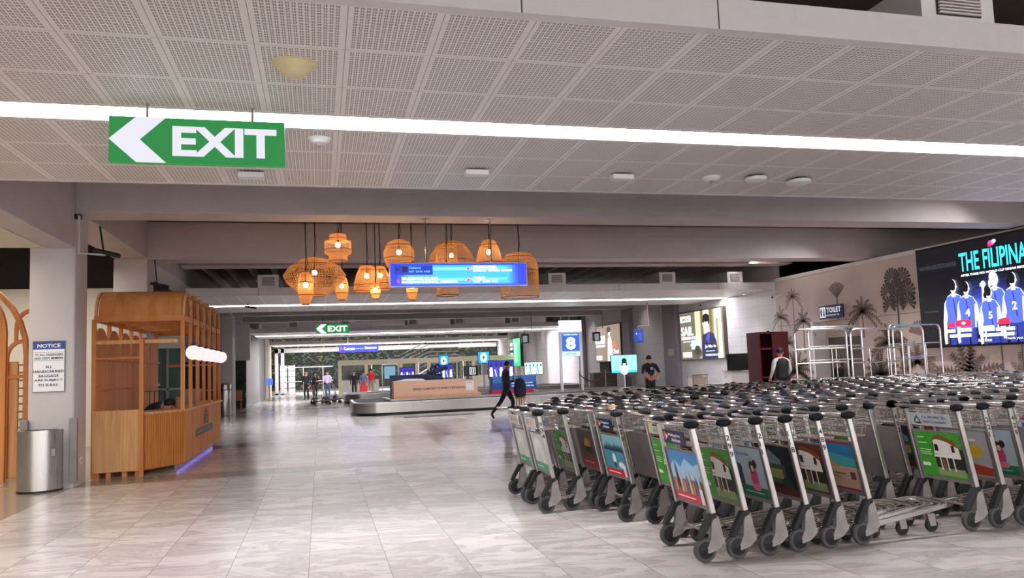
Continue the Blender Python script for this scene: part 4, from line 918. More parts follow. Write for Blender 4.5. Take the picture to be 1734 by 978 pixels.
def on_carousel():
    z = .46
    # sandal display box
    t = thing('display_plinth', 'pale wooden display box with sandals on top standing on the near carousel', 'display', (2.62, 28.2, z)); W = 3.25
    wd = mat('D9AE94', .5, noise=.05, scale=2, stretch=(1, 1, 6))
    MB().prism([(0, 0), (W, 0), (W, .14), (W-.10, .14), (W-.10, .62), (W-.55, .62), (W-.60, .66), (0, .66)], 0, .9, 'y').build('box', wd, t, bevel=.004)
    B = Board((0, -.002, 0), (1, 0, 0), (0, 0, 1), .002); B.text('BRING COMFORT TO EVERY DESTINATION', .72, .30, .085, mat('6B4A3C', .5, noise=0), .03, width=2.05)
    B.rect(W-.55, .22, W-.25, .56, mat('E6DFDC', .5, noise=0)); B.rect(W-.5, .50, W-.3, .53, mat('8A8480', .5, noise=0)); B.rect(-.0, 0, W, .11, mat('CF9A6E', .5)); B.build('lettering', t)
    MB().prism([(.08, .66), (1.2, .66), (1.1, .72), (.5, .735)], .1, .8, 'y').build('pedestal', M_WHITE, t)
    t = thing('counter_box', 'long low navy blue display counter behind the sandal box', 'counter', (2.62, 29.3, z)); MB().box(0, 2.0, 0, .5, 0, .86).build('body', mat('1D2F5E', .4), t, bevel=.01); MB().box(-.02, 2.02, -.02, .52, .86, .88).build('top', mat('27407A', .4), t)
    nav = mat('172A48', .5, noise=.15); nv2 = mat('35557A', .4)
    def sandal(x, y, zz, tilt, rz, label):
        s = thing('sandal', label, 'sandal', (x, y, zz), rz)
        s.rotation_euler = (tilt, 0, rz)
        pts = [(.17*cos(2*pi*i/20)*(1+.12*cos(2*pi*i/20)), .42*sin(2*pi*i/20)) for i in range(20)]
        s.scale = (1.25, 1.1, 1.35); MB().prism(pts, -.02, .06, 'z').build('sole', nav, s, bevel=.01); MB().prism([(p[0]*.86, p[1]*.93) for p in pts], .06, .075, 'z').build('footbed', nv2, s)
        for yy in (.14, -.06): MB().tube([(-.18, yy, .04), (-.12, yy, .16), (0, yy, .20), (.12, yy, .16), (.18, yy, .04)], .035, 8, flat=.35).build('strap', nav, s, smooth=True)
        MB().box(-.03, .03, .11, .17, .20, .225).build('buckle', nv2, s)
    sandal(4.05, 28.45, 1.19, .18, 1.45, 'giant navy sandal lying flat on the wooden display box'); sandal(4.35, 28.8, 1.42, -.30, 1.9, 'giant navy sandal propped up behind the flat one on the display box')
    # pair of TVs behind
    def art_people(B, W, H, base, c1, c2, seed):
        r = random.Random(seed); B.rect(0, 0, W, H, em(base, 1.0))
        for i in range(5):
            u = W*(.1+.2*i); B.poly([(u-.08*W, 0), (u+.07*W, 0), (u+.05*W, H*.62), (u-.05*W, H*.62)], em(c1 if i % 2 else c2, 1.2)); B.ell(u, H*.75, .035*W, H*.11, em('10122A', .5)); B.poly([(u, 0), (u+.03*W, 0), (u-.05*W, H*.5), (u-.08*W, H*.5)], em('F0F2FF', 1.5))
    def tv(x, y, z0, W, H, label, art, leg=True, name='television', zf=None, cat='screen'):
        t = thing(name, label, cat, (x, y, zf if zf is not None else z))
        zz = z0-(zf if zf is not None else z)
        MB().box(0, W, 0, .06, zz, zz+H).build('screen_case', M_BLACK, t, bevel=.004)
        B = Board((0.02, -.002, zz+.02), (1, 0, 0), (0, 0, 1), .0012); art(B, W-.04, H-.04); B.build('display', t)
        if leg:
            MB().tube([(W/2, .03, 0.02), (W/2, .03, zz)], .03, 10).build('stand', M_WHITE, t); MB().lathe([(.22, 0), (.2, .03)], 20, (W/2, .03, 0)).build('foot', M_WHITE, t)
    P1 = lambda B, W, H: art_people(B, W, H, '2A22A0', '3C3CD0', 'DDE4FF', 1)
    tv(3.20, 31.6, 1.14, .62, .50, 'small lit screen of players in blue, leftmost behind the sandal display', P1, zf=0)
    tv(4.62, 31.6, 1.14, .82, .56, 'lit screen of players in blue just above the sandals', P1, zf=0)
    tv(6.60, 30.0, 1.06, 1.08, .72, 'large lit screen of players in blue behind the walking man', P1)
    tv(8.08, 29.9, 1.14, .80, .52, 'lit pale blue screen of people right of the walking man', lambda B, W, H: art_people(B, W, H, 'BFE6F2', '5FA8C8', 'EAFBFF', 3))
    def fish(B, W, H): B.rect(0, 0, W, H, em('18A8DC', 1.1)); B.ell(W*.5, H*.5, W*.32, H*.40, em('DFF6FA', 1.4)); B.ell(W*.5, H*.5, W*.12, H*.16, em('3A7080', .8)); B.rect(0, 0, W*.2, H, em('1888C8', 1.1))
    tv(4.95, 32.3, 1.62, .42, .48, 'small lit cyan picture screen above the players screen left of the walking man', fish, zf=0)
    tv(6.55, 31.8, 1.68, .52, .52, 'small lit cyan picture screen left of the walking man', fish, zf=0)
    tv(5.9, 31.7, 1.18, .62, .42, 'dark sign with a white number eleven left of the walking man', lambda B, W, H: (B.rect(0, 0, W, H, em('0C1010', .5)), B.rect(W*.42, H*.1, W*.85, H*.9, em('E8EEEA', 1)), B.rect(W*.47, H*.15, W*.8, H*.85, em('10140F', .5)), B.rect(W*.54, H*.22, W*.60, H*.8, em('E8EEEA', 1)), B.rect(W*.67, H*.22, W*.73, H*.8, em('E8EEEA', 1))), zf=0, name='gate_sign', cat='sign')
    def portrait(B, W, H):
        B.rect(0, 0, W, H, em('8EEAF0', 1.15)); B.rect(0, 0, W, H*.14, em('38C0D8', 1.2)); B.ell(W*.5, H*.16, W*.16, H*.28, em('F0F8FC', 1.5)); B.ell(W*.5, H*.58, W*.085, H*.20, em('F0E0DC', 1.3)); B.ell(W*.5, H*.68, W*.1, H*.15, em('10181C', .4)); B.ell(W*.42, H*.5, W*.03, H*.13, em('10181C', .4)); B.ell(W*.58, H*.5, W*.03, H*.13, em('10181C', .4))
    tv(11.35, 28.6, 1.07, 1.14, .74, 'bright cyan portrait screen on a white stand left of the navy T-shirt', portrait)
    # promotional blue box
    t = thing('display_plinth', 'blue promotional box with a red base beside the pale blue screen', 'display', (6.45, 28.6, z)); MB().box(0, 1.75, 0, .6, .16, .68).build('box', mat('1D52A4', .4), t); MB().box(-.03, 1.62, -.03, .6, 0, .16).build('base', mat('C81E34', .4), t)
    B = Board((0, -.002, .16), (1, 0, 0), (0, 0, 1), .0012); B.rect(0, .26, 1.75, .52, em('2468B4', .5)); B.text('Going trip-back while', .75, .20, .07, em('DDE8FF', .9), .02, width=.85); B.text('there down the right bay', .75, .09, .07, em('DDE8FF', .9), .02, width=.9); B.build('lettering', t)
    # number 8 gantry
    t = thing('carousel_sign', 'white frame on two legs with a lit blue figure 8 above the carousel', 'sign', (9.28, 28.8, z)); W = .95
    mb = MB(); mb.box(0, .09, 0, .09, 0, 2.35).box(W-.09, W, 0, .09, 0, 2.35); mb.build('leg', M_WHITE, t)
    MB().box(.09, W-.09, .0, .09, 1.36, 2.35).build('cabinet', M_WHITE, t)
    B = Board((.11, -.003, 1.38), (1, 0, 0), (0, 0, 1), .0012); B.rect(0, .20, .73, .92, em('1E58C0', 1.1)); B.text('8', .365, .25, .50, em('F2F8F0', 1.5), .05, width=.40, center=True); B.text('PHILIPPINE AIRLINES', .06, .82, .06, em('DCE8F8', 1.2), .02, width=.6); B.rect(0, 0, .73, .16, em('B8D8E8', 1.1)); B.text('CAROUSEL', .1, .04, .08, em('40889C', 1), .02, width=.5); B.build('display', t)
    MB().box(0, W, -.02, .02, 2.35, 2.80).build('upper_panel', em('E6F4E6', 1.2), t)
    # rope barrier
    def stan(x, y, label):
        t = thing('rope_post', label, 'post', (x, y, z)); MB().lathe([(.13, 0), (.13, .02), (.02, .03)], 16).build('base', M_GREYP, t); MB().tube([(0, 0, .02), (0, 0, .72)], .02, 8).build('pole', mat('8E857C', .3, .6), t); MB().ball((0, 0, .74), .03, 10).build('cap', mat('8E857C', .3, .6), t)
    stan(9.95, 28.5, 'left metal post of the red rope barrier on the carousel'); stan(11.05, 28.5, 'right metal post of the red rope barrier on the carousel')
    tag(MB().tube([(9.95+1.1*i/10, 28.5, z+.66-.32*(1-(i/5-1)**2)) for i in range(11)], .022, 8).build('barrier_rope', mat('6A1620', .8), smooth=True), 'sagging dark red rope between two metal posts', 'rope')
    # green tall lit panel far right, portraits
    t = thing('advertising_screen', 'tall lit green advertising panel far off by the round columns', 'screen', (13.7, 52.6, 1.5)); MB().box(-.1, .1, -1.5, 1.6, 0, 2.0).build('frame', M_BLACK, t)
    B = Board((-.11, 1.6, 0), (0, -1, 0), (0, 0, 1), .0015); B.rect(0, .02, 1.1, 1.98, em('102018', .5)); B.rect(1.1, .02, 3.05, 1.98, em('2EC47A', 1.1)); B.rect(1.4, .3, 2.2, 1.7, em('9CF0CC', 1.2))
    for v in (.3, .8, 1.2, 1.5): B.rect(.25, v, .9, v+.2, em('E8F4F0', 1.1))
    B.build('display', t)
on_carousel()
def wall_posters():
    # portrait posters on the right wall (planes X = 14.5)
    def poster(name, label, y1, y0, z0, z1, art):
        t = thing(name, label, 'poster', (14.5, y1, z0)); W, H = y1-y0, z1-z0
        MB().box(-.14, 0, -W-.05, .05, -.05, H+.05).build('frame', mat('5D5752', .4), t)
        B = Board((-.142, 0, 0), (0, -1, 0), (0, 0, 1), .0012); art(B, W, H); B.build('display', t)
    def a1(B, W, H):
        B.rect(0, 0, W, H, em('A89C80', .95)); B.rect(0, 0, W*.45, H, em('6E6A5C', .9)); B.rect(W*.38, .3*H, W*.50, H, em('D8CC9C', 1.3)); B.rect(W*.52, .3*H, W*.57, H, em('7E6A3C', .9)); B.rect(W*.58, .25*H, W*.70, H, em('E6F0EA', 1.5)); B.rect(W*.72, .2*H, W*.78, H, em('8A7040', .9)); B.rect(W*.82, 0, W*.97, H, em('EEE8C4', 1.5)); B.rect(W*.86, .1*H, W*.9, .8*H, em('98A060', 1))
        B.rect(W*.02, .80*H, W*.28, .93*H, em('F4F4F0', 1.5)); B.text('SMDC', W*.04, .82*H, .08*H, em('8C8474', .8), .04, width=W*.22)
        B.text('SAIL', W*.03, .50*H, .20*H, em('F6F6F0', 1.6), .03, width=W*.30); B.text('RESIDENCES', W*.03, .42*H, .06*H, em('F6F6F0', 1.6), .03, width=W*.38); B.text('MALL OF ASIA COMPLEX', W*.07, .36*H, .03*H, em('F6F6F0', 1.4), .02, width=W*.3)
        B.rect(W*.05, .04*H, W*.27, .15*H, em('F6F6F0', 1.5)); B.ell(W*.40, .12*H, .12*W, .10*H, em('5A5A48', .8)); B.ell(W*.37, .24*H, .05*W, .08*H, em('30322C', .6)); B.ell(W*.30, .3*H, .06*W, .03*H, em('D8DCD0', 1.2)); B.rect(W*.27, .2*H, W*.5, .4*H, em('C8D4D0', 1.0)); B.ell(W*.42, .18*H, .07*W, .10*H, em('3C3A30', .7))
        B.poly([(W*.52, 0), (W*.88, 0), (W*.86, .35*H), (W*.80, .50*H), (W*.66, .56*H), (W*.55, .48*H), (W*.53, .3*H)], em('16204A', .9)); B.poly([(W*.62, .4*H), (W*.70, .56*H), (W*.73, .50*H), (W*.69, .3*H)], em('3448B0', 1.1))
        B.poly([(W*.60, .50*H), (W*.72, .56*H), (W*.70, .66*H), (W*.60, .64*H)], em('F0DCD0', 1.3)); B.ell(W*.635, .72*H, .065*W, .145*H, em('F4E2DA', 1.5)); B.ell(W*.65, .84*H, .075*W, .09*H, em('14100E', .5)); B.ell(W*.59, .79*H, .02*W, .06*H, em('14100E', .5)); B.ell(W*.71, .78*H, .02*W, .09*H, em('14100E', .5))
        B.text('Jo Me~ln', W*.60, .20*H, .08*H, em('E8F0FF', 1.6), .02, width=W*.24); B.text('BRAND AMBASSADOR', W*.62, .14*H, .02*H, em('E8F0FF', 1.3), .02, width=W*.2); B.text('THE PREMIER NAME IN HOMES', W*.6, .05*H, .04*H, em('E8F0FF', 1.5), .02, width=W*.34)
    poster('wall_poster', 'backlit portrait advertisement with the word SAIL on the right wall', 28.35, 24.95, 1.53, 3.38, a1)
    def a2(B, W, H):
        B.rect(0, 0, W, H, em('9C8474', .8))
        for i in range(14): B.rect(W*(.3+.05*i), 0, W*(.32+.05*i), H, em('86806A', .75))
        B.rect(0, .50*H, W*.40, .72*H, em('F4F2EC', 1.5)); B.text('SMDC', W*.04, .54*H, .14*H, em('9A8E80', .8), .04, width=W*.3); B.rect(W*.02, .40*H, W*.4, .46*H, em('F4F2EC', 1.3)); B.rect(W*.02, .04*H, W*.26, .16*H, em('F4F2EC', 1.4))
        B.poly([(W*.50, 0), (W*.70, 0), (W*.68, .55*H), (W*.62, .70*H), (W*.53, .62*H)], em('F2EAE4', 1.4)); B.ell(W*.58, .78*H, .05*W, .09*H, em('F6E6DC', 1.4)); B.ell(W*.58, .87*H, .08*W, .08*H, em('1A1412', .5)); B.ell(W*.53, .8*H, .025*W, .09*H, em('1A1412', .5)); B.ell(W*.80, .42*H, .08*W, .12*H, em('C86A58', 1)); B.text('Sai', W*.74, .2*H, .12*H, em('F8F0F0', 1.4), .02, width=W*.2)
    poster('wall_poster', 'backlit advertisement with a figure in white farther along the right wall', 38.2, 34.8, 1.6, 3.43, a2)
    # hanging blue flight monitor
    for x, y, zz, c, l in ((11.3, 26.0, 2.20, '2244A8', 'small blue hanging sign box on an arm left of the SAIL advertisement'),):
        t = thing('hanging_monitor', l, 'sign', (x, y, zz)); MB().box(0, .36, 0, .12, 0, .50).build('case', mat('1F3C96', .4), t, bevel=.006); B = Board((.03, -.002, .03), (1, 0, 0), (0, 0, 1), .0012); B.rect(0, 0, .30, .42, em('2446A8', .6)); B.rect(.03, .28, .08, .34, em('B8CCF4', .9)); B.rect(.12, .08, .26, .34, em('3A60C8', .7)); B.build('display', t)
        MB().tube([(.18, .06, .50), (.18, .06, .62), (.6, .06, .62), (.6, .06, 1.5)], .02, 8).build('arm', mat('8A7A70', .4), t)
    for x, l in ((7.4, 'small dark hanging monitor far off left of the figure 8 sign'), (10.9, 'small dark hanging monitor far off right of the figure 8 sign')):
        yy = 33.5; t = thing('hanging_monitor', l, 'sign', (x+1.6, yy, 2.55)); MB().box(0, .34, 0, .2, 0, .42).build('case', M_BLACK, t, bevel=.01); B = Board((.04, -.002, .04), (1, 0, 0), (0, 0, 1), .0012); B.rect(0, 0, .22, .3, em('8898A0', .6)); B.build('display', t); MB().tube([(.17, .1, .42), (.17, .1, .6), (.5, .1, .6), (.5, .1, 1.49)], .018, 6).build('arm', M_GREYP, t)
    # box sign plate on the pilaster
    tag(MB().box(14.27, 14.295, 28.9, 29.4, 1.7, 2.0).build('notice_plate', mat('C8C0A8', .5)), 'small cream notice plate on the grey pilaster left of the SAIL advertisement', 'notice')
    # red cabinet
    t = thing('red_cabinet', 'tall dark red cabinet with an open front near the mural corner', 'cabinet', (11.95, 18.9, 0)); rm = mat('5A1A20', .4, noise=.12)
    MB().box(.0, .95, .55, .60, 0, 2.2).build('back_panel', rm, t); MB().box(.90, .95, 0, .55, 0, 2.2).build('side_panel', rm, t); MB().box(0, .05, 0, .55, 0, 2.2).build('side_panel', rm, t)
    MB().box(.05, .90, 0, .55, 2.15, 2.2).build('top_panel', rm, t); MB().box(.42, .90, -.02, .02, .0, 2.15).build('door', rm, t); MB().box(.05, .42, .02, .5, 1.70, 1.76).box(.05, .42, .02, .5, .9, .95).build('shelf', rm, t)
    MB().box(.45, .50, .2, .26, 2.2, 2.24).build('hinge_block', M_BLACK, t)
    # x-ray / payment counter with dark screen
    t = thing('service_counter', 'white service counter with a dark screen under the SAIL advertisement', 'counter', (13.2, 22.6, 0)); MB().box(0, .75, 0, .6, 0, 1.05).build('body', M_WHITE, t, bevel=.01); MB().box(.0, .75, -.01, .0, .45, .62).build('band', M_GREYP, t); MB().box(-.05, .80, .1, .16, 1.05, 1.65).build('screen', M_BLACK, t, bevel=.01); MB().box(-.05, .80, -.05, .5, 1.05, 1.09).build('top', M_BAR, t)
    tag(MB().box(14.0, 14.45, 21.9, 22.5, 0, 1.6).build('divider_board', M_WHITE), 'white upright board between the service counter and the red cabinet', 'panel')
    t = thing('side_table', 'low white and chrome luggage table before the wall under the SAIL advertisement', 'table', (12.2, 23.4, 0)); MB().box(0, .6, 0, .5, .95, 1.0).build('top', M_BAR, t); MB().box(.06, .54, .05, .45, .5, .92).build('box', mat('C9B8A8', .5), t)
    for x in (.02, .55):
        for y in (.02, .45): MB().box(x, x+.03, y, y+.03, 0, .95).build('leg', M_BAR, t)
    # doors in the right wall
    d = struct('door_2', MB().box(14.44, 14.5, 36.6, 38.0, 0, 1.55), M_DARK)
    t = thing('waiting_desk', 'brown counter desk beside the dark doorway far along the right wall', 'desk', (12.9, 34.8, 0)); MB().box(0, 1.2, 0, .6, 0, 1.0).build('body', mat('6A6460', .5), t); MB().box(-.05, 1.25, -.05, .65, 1.0, 1.05).build('top', mat('8A8480', .4), t)
wall_posters()
def rail_frames():
    for k, (x0, x1, y, h) in enumerate(((9.72, 10.98, 14.0, 2.05), (10.3, 11.65, 14.35, 2.10), (11.05, 12.35, 13.95, 2.02), (12.3, 13.1, 14.15, 2.06), (12.45, 13.85, 14.45, 2.10))):
        t = thing('steel_rail_frame', 'tall chrome tube rail frame before the palm mural, %s from the left' % ('first', 'second', 'third', 'fourth', 'fifth')[k], 'rail frame', (x0, y, 0), 0, 'chrome rail frames')
        W = x1-x0; r = .12; pts = [(0, 0, 0), (0, 0, h-r)]
        for i in range(1, 6): a = pi/2*i/5; pts.append((r-r*cos(a), 0, h-r+r*sin(a)))
        for i in range(1, 6): a = pi/2*(1-i/5); pts.append((W-r+r*cos(a), 0, h-r+r*sin(a)))
        pts.append((W, 0, 0)); MB().tube(pts, .022, 8).build('hoop_frame', M_BAR, t, smooth=True)
        for z in (h-.42, h-.72, h-1.12, .25): MB().tube([(0.02, 0, z), (W-.02, 0, z)], .014, 8).build('crossbar', M_BAR, t, smooth=True)
        for f in ((.5,) if k % 2 else (.35, .7)): MB().tube([(W*f, 0, .25), (W*f, 0, h-.42)], .010, 6).build('upright', M_BAR, t)
rail_frames()
def booth():
    """pale pavilion seen at the end of the hall"""
    t = thing('pavilion', 'cream shop pavilion with open counters at the far end of the hall', 'pavilion', (1.2, 52.5, 0)); cm = mat('F6EDCB', .5); cw = mat('EDEBDC', .5)
    MB().box(0, 12.6, 0, 1.4, 2.02, 2.35).build('roof_beam', cm, t)
    for x in (0, 1.75, 4.1, 5.2, 6.05, 9.2, 12.4): MB().box(x, x+.22, 0, .25, 0, 2.02).build('post', cm, t)
    for a, b_ in ((.22, 2.7), (4.35, 6.0), (9.4, 12.4)): MB().box(a, b_, .05, .15, 0, 1.0).build('counter_panel', cw, t)
    MB().box(.3, 1.75, .3, .34, 1.05, 2.0).build('window_pane', glassy('3A4A44', .5), t); MB().box(4.4, 5.2, .3, .34, 1.05, 2.0).build('window_pane', glassy('2A342E', .6), t)
    mb = MB().box(2.9, 4.05, .1, .16, 1.95, 2.02).box(2.9, 2.96, .1, .16, 0, 2.0).box(4.0, 4.06, .1, .16, 0, 2.0); mb.build('door_frame', M_BAR, t)
    MB().box(3.15, 3.9, .9, .95, 1.0, 1.85).build('poster', em('78A8C0', .7), t)
    for i in range(9): x = 7.8+.3*i; MB().box(x, x+.09, .2, .28, .0, 2.02).build('curtain', mat('D8D0B8' if i % 2 else 'A8A090', .6), t)
    # white stair with rails
    t = thing('staircase', 'white staircase with slanting rails behind the sandal display', 'staircase', (5.6, 56.5, 0)); 
    for i in range(7): MB().tube([(0, 0, .9+.28*i), (2.3, 0, 2.0+.28*i), (4.6, 0, 2.0+.28*i)], .035, 6).build('rail', M_WHITE, t)
    MB().prism([(0, 0), (2.6, 0), (2.6, 1.6), (2.3, 1.6), (0, .3)], .1, 1.1, 'y').build('stringer', M_RAFT, t)
    # free-standing white screens
    for k, x in enumerate((-2.35, -2.95)):
        t = thing('white_screen', ('white slatted screen panel beside the left end of the end windows, right hand one', 'white slatted screen panel beside the left end of the end windows, left hand one')[k], 'screen', (x, 60.5, 0)); mb = MB()
        for i in range(5): mb.box(0, .5, 0, .06, .12+.43*i, .50+.43*i)
        mb.build('slats', M_WHITE, t); MB().box(0, .04, .06, .1, 0, 2.25).box(.46, .5, .06, .1, 0, 2.25).build('frame', M_GREYP, t)
    t = thing('information_stand', 'small blue screen on a pole beside the far left column', 'stand', (-3.0, 48.5, 0)); MB().box(-.2, .2, 0, .05, .95, 1.35).build('screen', em('4A78D0', .9), t); MB().tube([(0, .03, 0), (0, .03, .95)], .03, 8).build('pole', mat('8A4A3A', .5), t); MB().lathe([(.2, 0), (.2, .03)], 16).build('foot', M_GREYP, t)
    t = thing('dark_chair', 'brown wooden chair in the shopfront between the far columns', 'chair', (-3.75, 37.5, 0)); MB().box(-.2, .2, -.2, .2, .42, .46).build('seat', M_WOODL, t); MB().box(-.2, .2, .17, .2, .46, .9).build('backrest', M_WOODL, t)
    for x in (-.18, .15):
        for y in (-.18, .16): MB().box(x, x+.03, y, y+.03, 0, .42).build('leg', M_WOODL, t)
booth()

# ================================================================== TROLLEYS
HT = 1.0
def post_x(z): return .115-.165*(z-.2)/.8       # posts lean back towards the handle
def ad_board(kind, parent):
    """advertisement panel between the posts, facing backwards (-X)"""
    z0, z1, hw = .36, .80, .272
    O = Vector((post_x(z0)-.004, hw, z0)); Vv = Vector((post_x(z1)-post_x(z0), 0, z1-z0)); H = Vv.length; W = 2*hw
    mb = MB(); a, b_ = post_x(z0), post_x(z1)
    mb.add([(a, -hw, z0), (a, hw, z0), (b_, hw, z1), (b_, -hw, z1), (a+.012, -hw, z0), (a+.012, hw, z0), (b_+.012, hw, z1), (b_+.012, -hw, z1)], [(0, 3, 2, 1), (4, 5, 6, 7), (0, 1, 5, 4), (1, 2, 6, 5), (2, 3, 7, 6), (3, 0, 4, 7)])
    pn = mb.build('ad_panel', mat('8A8280', .45, .2, noise=.1), parent)
    if kind == 'grey': return
    B = Board(O, (0, -1, 0), Vv, .0006); c = lambda h: mat(h, .4, noise=0); m_ = .03
    B.rect(m_, .035, W-m_, H-.015, c('C9C4C0'))
    if kind in ('town', 'lake'):
        B.rect(m_, .10, W-m_, H-.015, c('3F86C4' if kind == 'town' else '7FB2C0'))
        if kind == 'town':
            B.poly([(.03, .30), (.12, .36), (.2, .30), (.3, .38), (.42, .33), (W-m_, .36), (W-m_, .22), (.03, .2)], c('9CC4E0')); B.rect(m_, .10, W-m_, .20, c('8A5A48'))
            for i in range(9): x = .05+.05*i; B.poly([(x, .10), (x+.04, .10), (x+.035, .18+.03*(i % 3)), (x+.02, .22+.03*(i % 3)), (x+.005, .18+.03*(i % 3))], c(('C88058', '4A6A8A', 'D8B090')[i % 3]))
            B.poly([(.10, .14), (.14, .14), (.12, .40)], c('2A3A5A'))
        else:
            for i in range(12): x = .05+.04*i; h_ = .06+.05*((i*7) % 5)/5; B.poly([(x-.02, .28), (x+.03, .28), (x+.005, .28+h_)], c('1E3A48'))
            B.rect(m_, .10, W-m_, .28, c('3E8A9C')); B.ell(.27, .2, .04, .06, c('E4E8E8')); B.ell(.42, .15, .07, .035, c('D0E0E0')); B.rect(.24, .12, .30, .17, c('1E3A48'))
        B.rect(m_, .035, W-m_, .10, c('C4222E')); B.rect(.06, .06, .36, .07, c('F0D8D8')); B.rect(W-m_-.06, .04, W-m_-.01, .16, c('E0DCE8'))
    elif kind in ('house', 'house_big', 'house_brown'):
        g = '3F9A2C' if kind != 'house_brown' else '5A3020'
        B.rect(m_, .035, W-m_, H-.015, c(g)); x = .20
        B.poly([(x, .10), (W-m_, .10), (W-m_, .30), (x, .34)], c('2B2A24')); B.poly([(x, .05), (W-m_-.02, .05), (W-m_-.02, .12), (x, .12)], c('8A9A6A'))
        B.poly([(x, .24), (W-.06, .22), (W-.07, .34), (x+.02, .38)], c('E4DED2')); B.poly([(x-.01, .36), (x+.08, .42), (W-.10, .37), (W-.05, .30), (x+.10, .385)], c('8A4A2E'))
        for i in range(3): B.rect(x+.05+.07*i, .10, x+.065+.07*i, .25, c('DCD6CA'))
        B.rect(x, .215, W-.06, .235, c('E8E4DA')); B.rect(x+.02, .27, x+.06, .33, c('2A2420')); B.rect(W-.14, .27, W-.11, .33, c('2A2420')); B.rect(x+.08, .10, x+.11, .20, c('8A5A30'))
        for v, l in ((.38, .08), (.33, .10), (.27, .13), (.25, .12), (.23, .13), (.15, .08)): B.rect(.05, v, .05+l, v+.008, c('B8E0A0'))
        B.rect(.05, .125, .14, .15, c('DCE8D0'))
    elif kind == 'couple':
        B.rect(m_, .035, W-m_, H-.015, c('9FB2B8')); B.poly([(m_, .12), (.20, .12), (.20, .28), (m_, .34)], c('27383A')); B.rect(m_, .035, W-m_, .12, c('1E6A50'))
        B.text('Jennifer', .16, H-.09, .035, c('3A5A8A'), .0, width=.2); B.ell(.36, .20, .05, .09, c('C04068')); B.ell(.35, .28, .035, .05, c('2A2024')); B.ell(.40, .31, .028, .035, c('2A2024')); B.ell(.36, .27, .02, .028, c('D8A890')); B.ell(.37, .12, .06, .03, c('D8708A')); B.rect(.2, .07, .45, .08, c('8AC8A8'))
    elif kind == 'dark':
        B.rect(m_, .035, W-m_, H-.015, c('121E24')); B.poly([(.10, .30), (.22, .40), (.36, .32), (.36, .28), (.10, .27)], c('6A7A7A')); B.rect(.10, .12, .40, .28, c('3C4A38')); B.rect(.14, .16, .36, .24, c('8A8A4A')); B.ell(.40, .12, .08, .06, c('1E3A24')); B.rect(m_, .035, W-m_, .09, c('5A1E20'))
    elif kind == 'beach':
        B.rect(m_, .22, W-m_, H-.015, c('2A7AA8')); B.poly([(m_, .30), (.2, .34), (W-m_, .30), (W-m_, .24), (m_, .22)], c('3FA0A0')); B.rect(m_, .05, W-m_, .23, c('B89A80')); B.poly([(.12, .22), (.20, .28), (.30, .22)], c('C8803A'))
        B.rect(m_, .035, W-m_, .05, c('A02028')); B.rect(m_, H-.03, W-m_, H-.015, c('A02028')); B.rect(.08, .16, .36, .172, c('8A5A48')); B.rect(.08, .13, .3, .14, c('8A5A48')); B.rect(W-.12, .13, W-.06, .19, c('5A4038'))
    elif kind == 'white':
        B.rect(m_, .12, W-m_, H-.015, c('C4C8C8')); B.rect(m_, .035, W-m_, .12, c('3A9A78')); B.poly([(.1, .12), (.4, .12), (.36, .36), (.22, .40), (.12, .32)], c('E4E4E0'))
        for i in range(5): B.poly([(.13+.05*i, .12), (.145+.05*i, .12), (.19+.04*i, .34)], c('7E8488'))
        B.rect(.07, .07, .3, .08, c('D8F0E4'))
    elif kind == 'yellow':
        B.rect(m_, .035, W-m_, H-.015, c('A8A4A4')); B.ell(.35, .26, .10, .06, c('C8A82A')); B.rect(.1, H-.1, .4, H-.08, c('D8D4D4')); B.poly([(m_, .05), (W-m_, .05), (W-m_, .12), (.3, .15), (m_, .10)], c('A83A28')); B.ell(.08, .25, .05, .10, c('3A2A28'))
    elif kind == 'red':
        B.rect(m_, .035, W-m_, H-.015, c('5A4A44')); B.rect(m_, .035, W-m_, .14, c('A82C34')); B.ell(.3, .28, .1, .07, c('B8863A')); B.rect(.2, .2, .42, .26, c('2A2420')); B.rect(.1, .08, .4, .09, c('E0B8B8'))
    B.build('advert', pn)
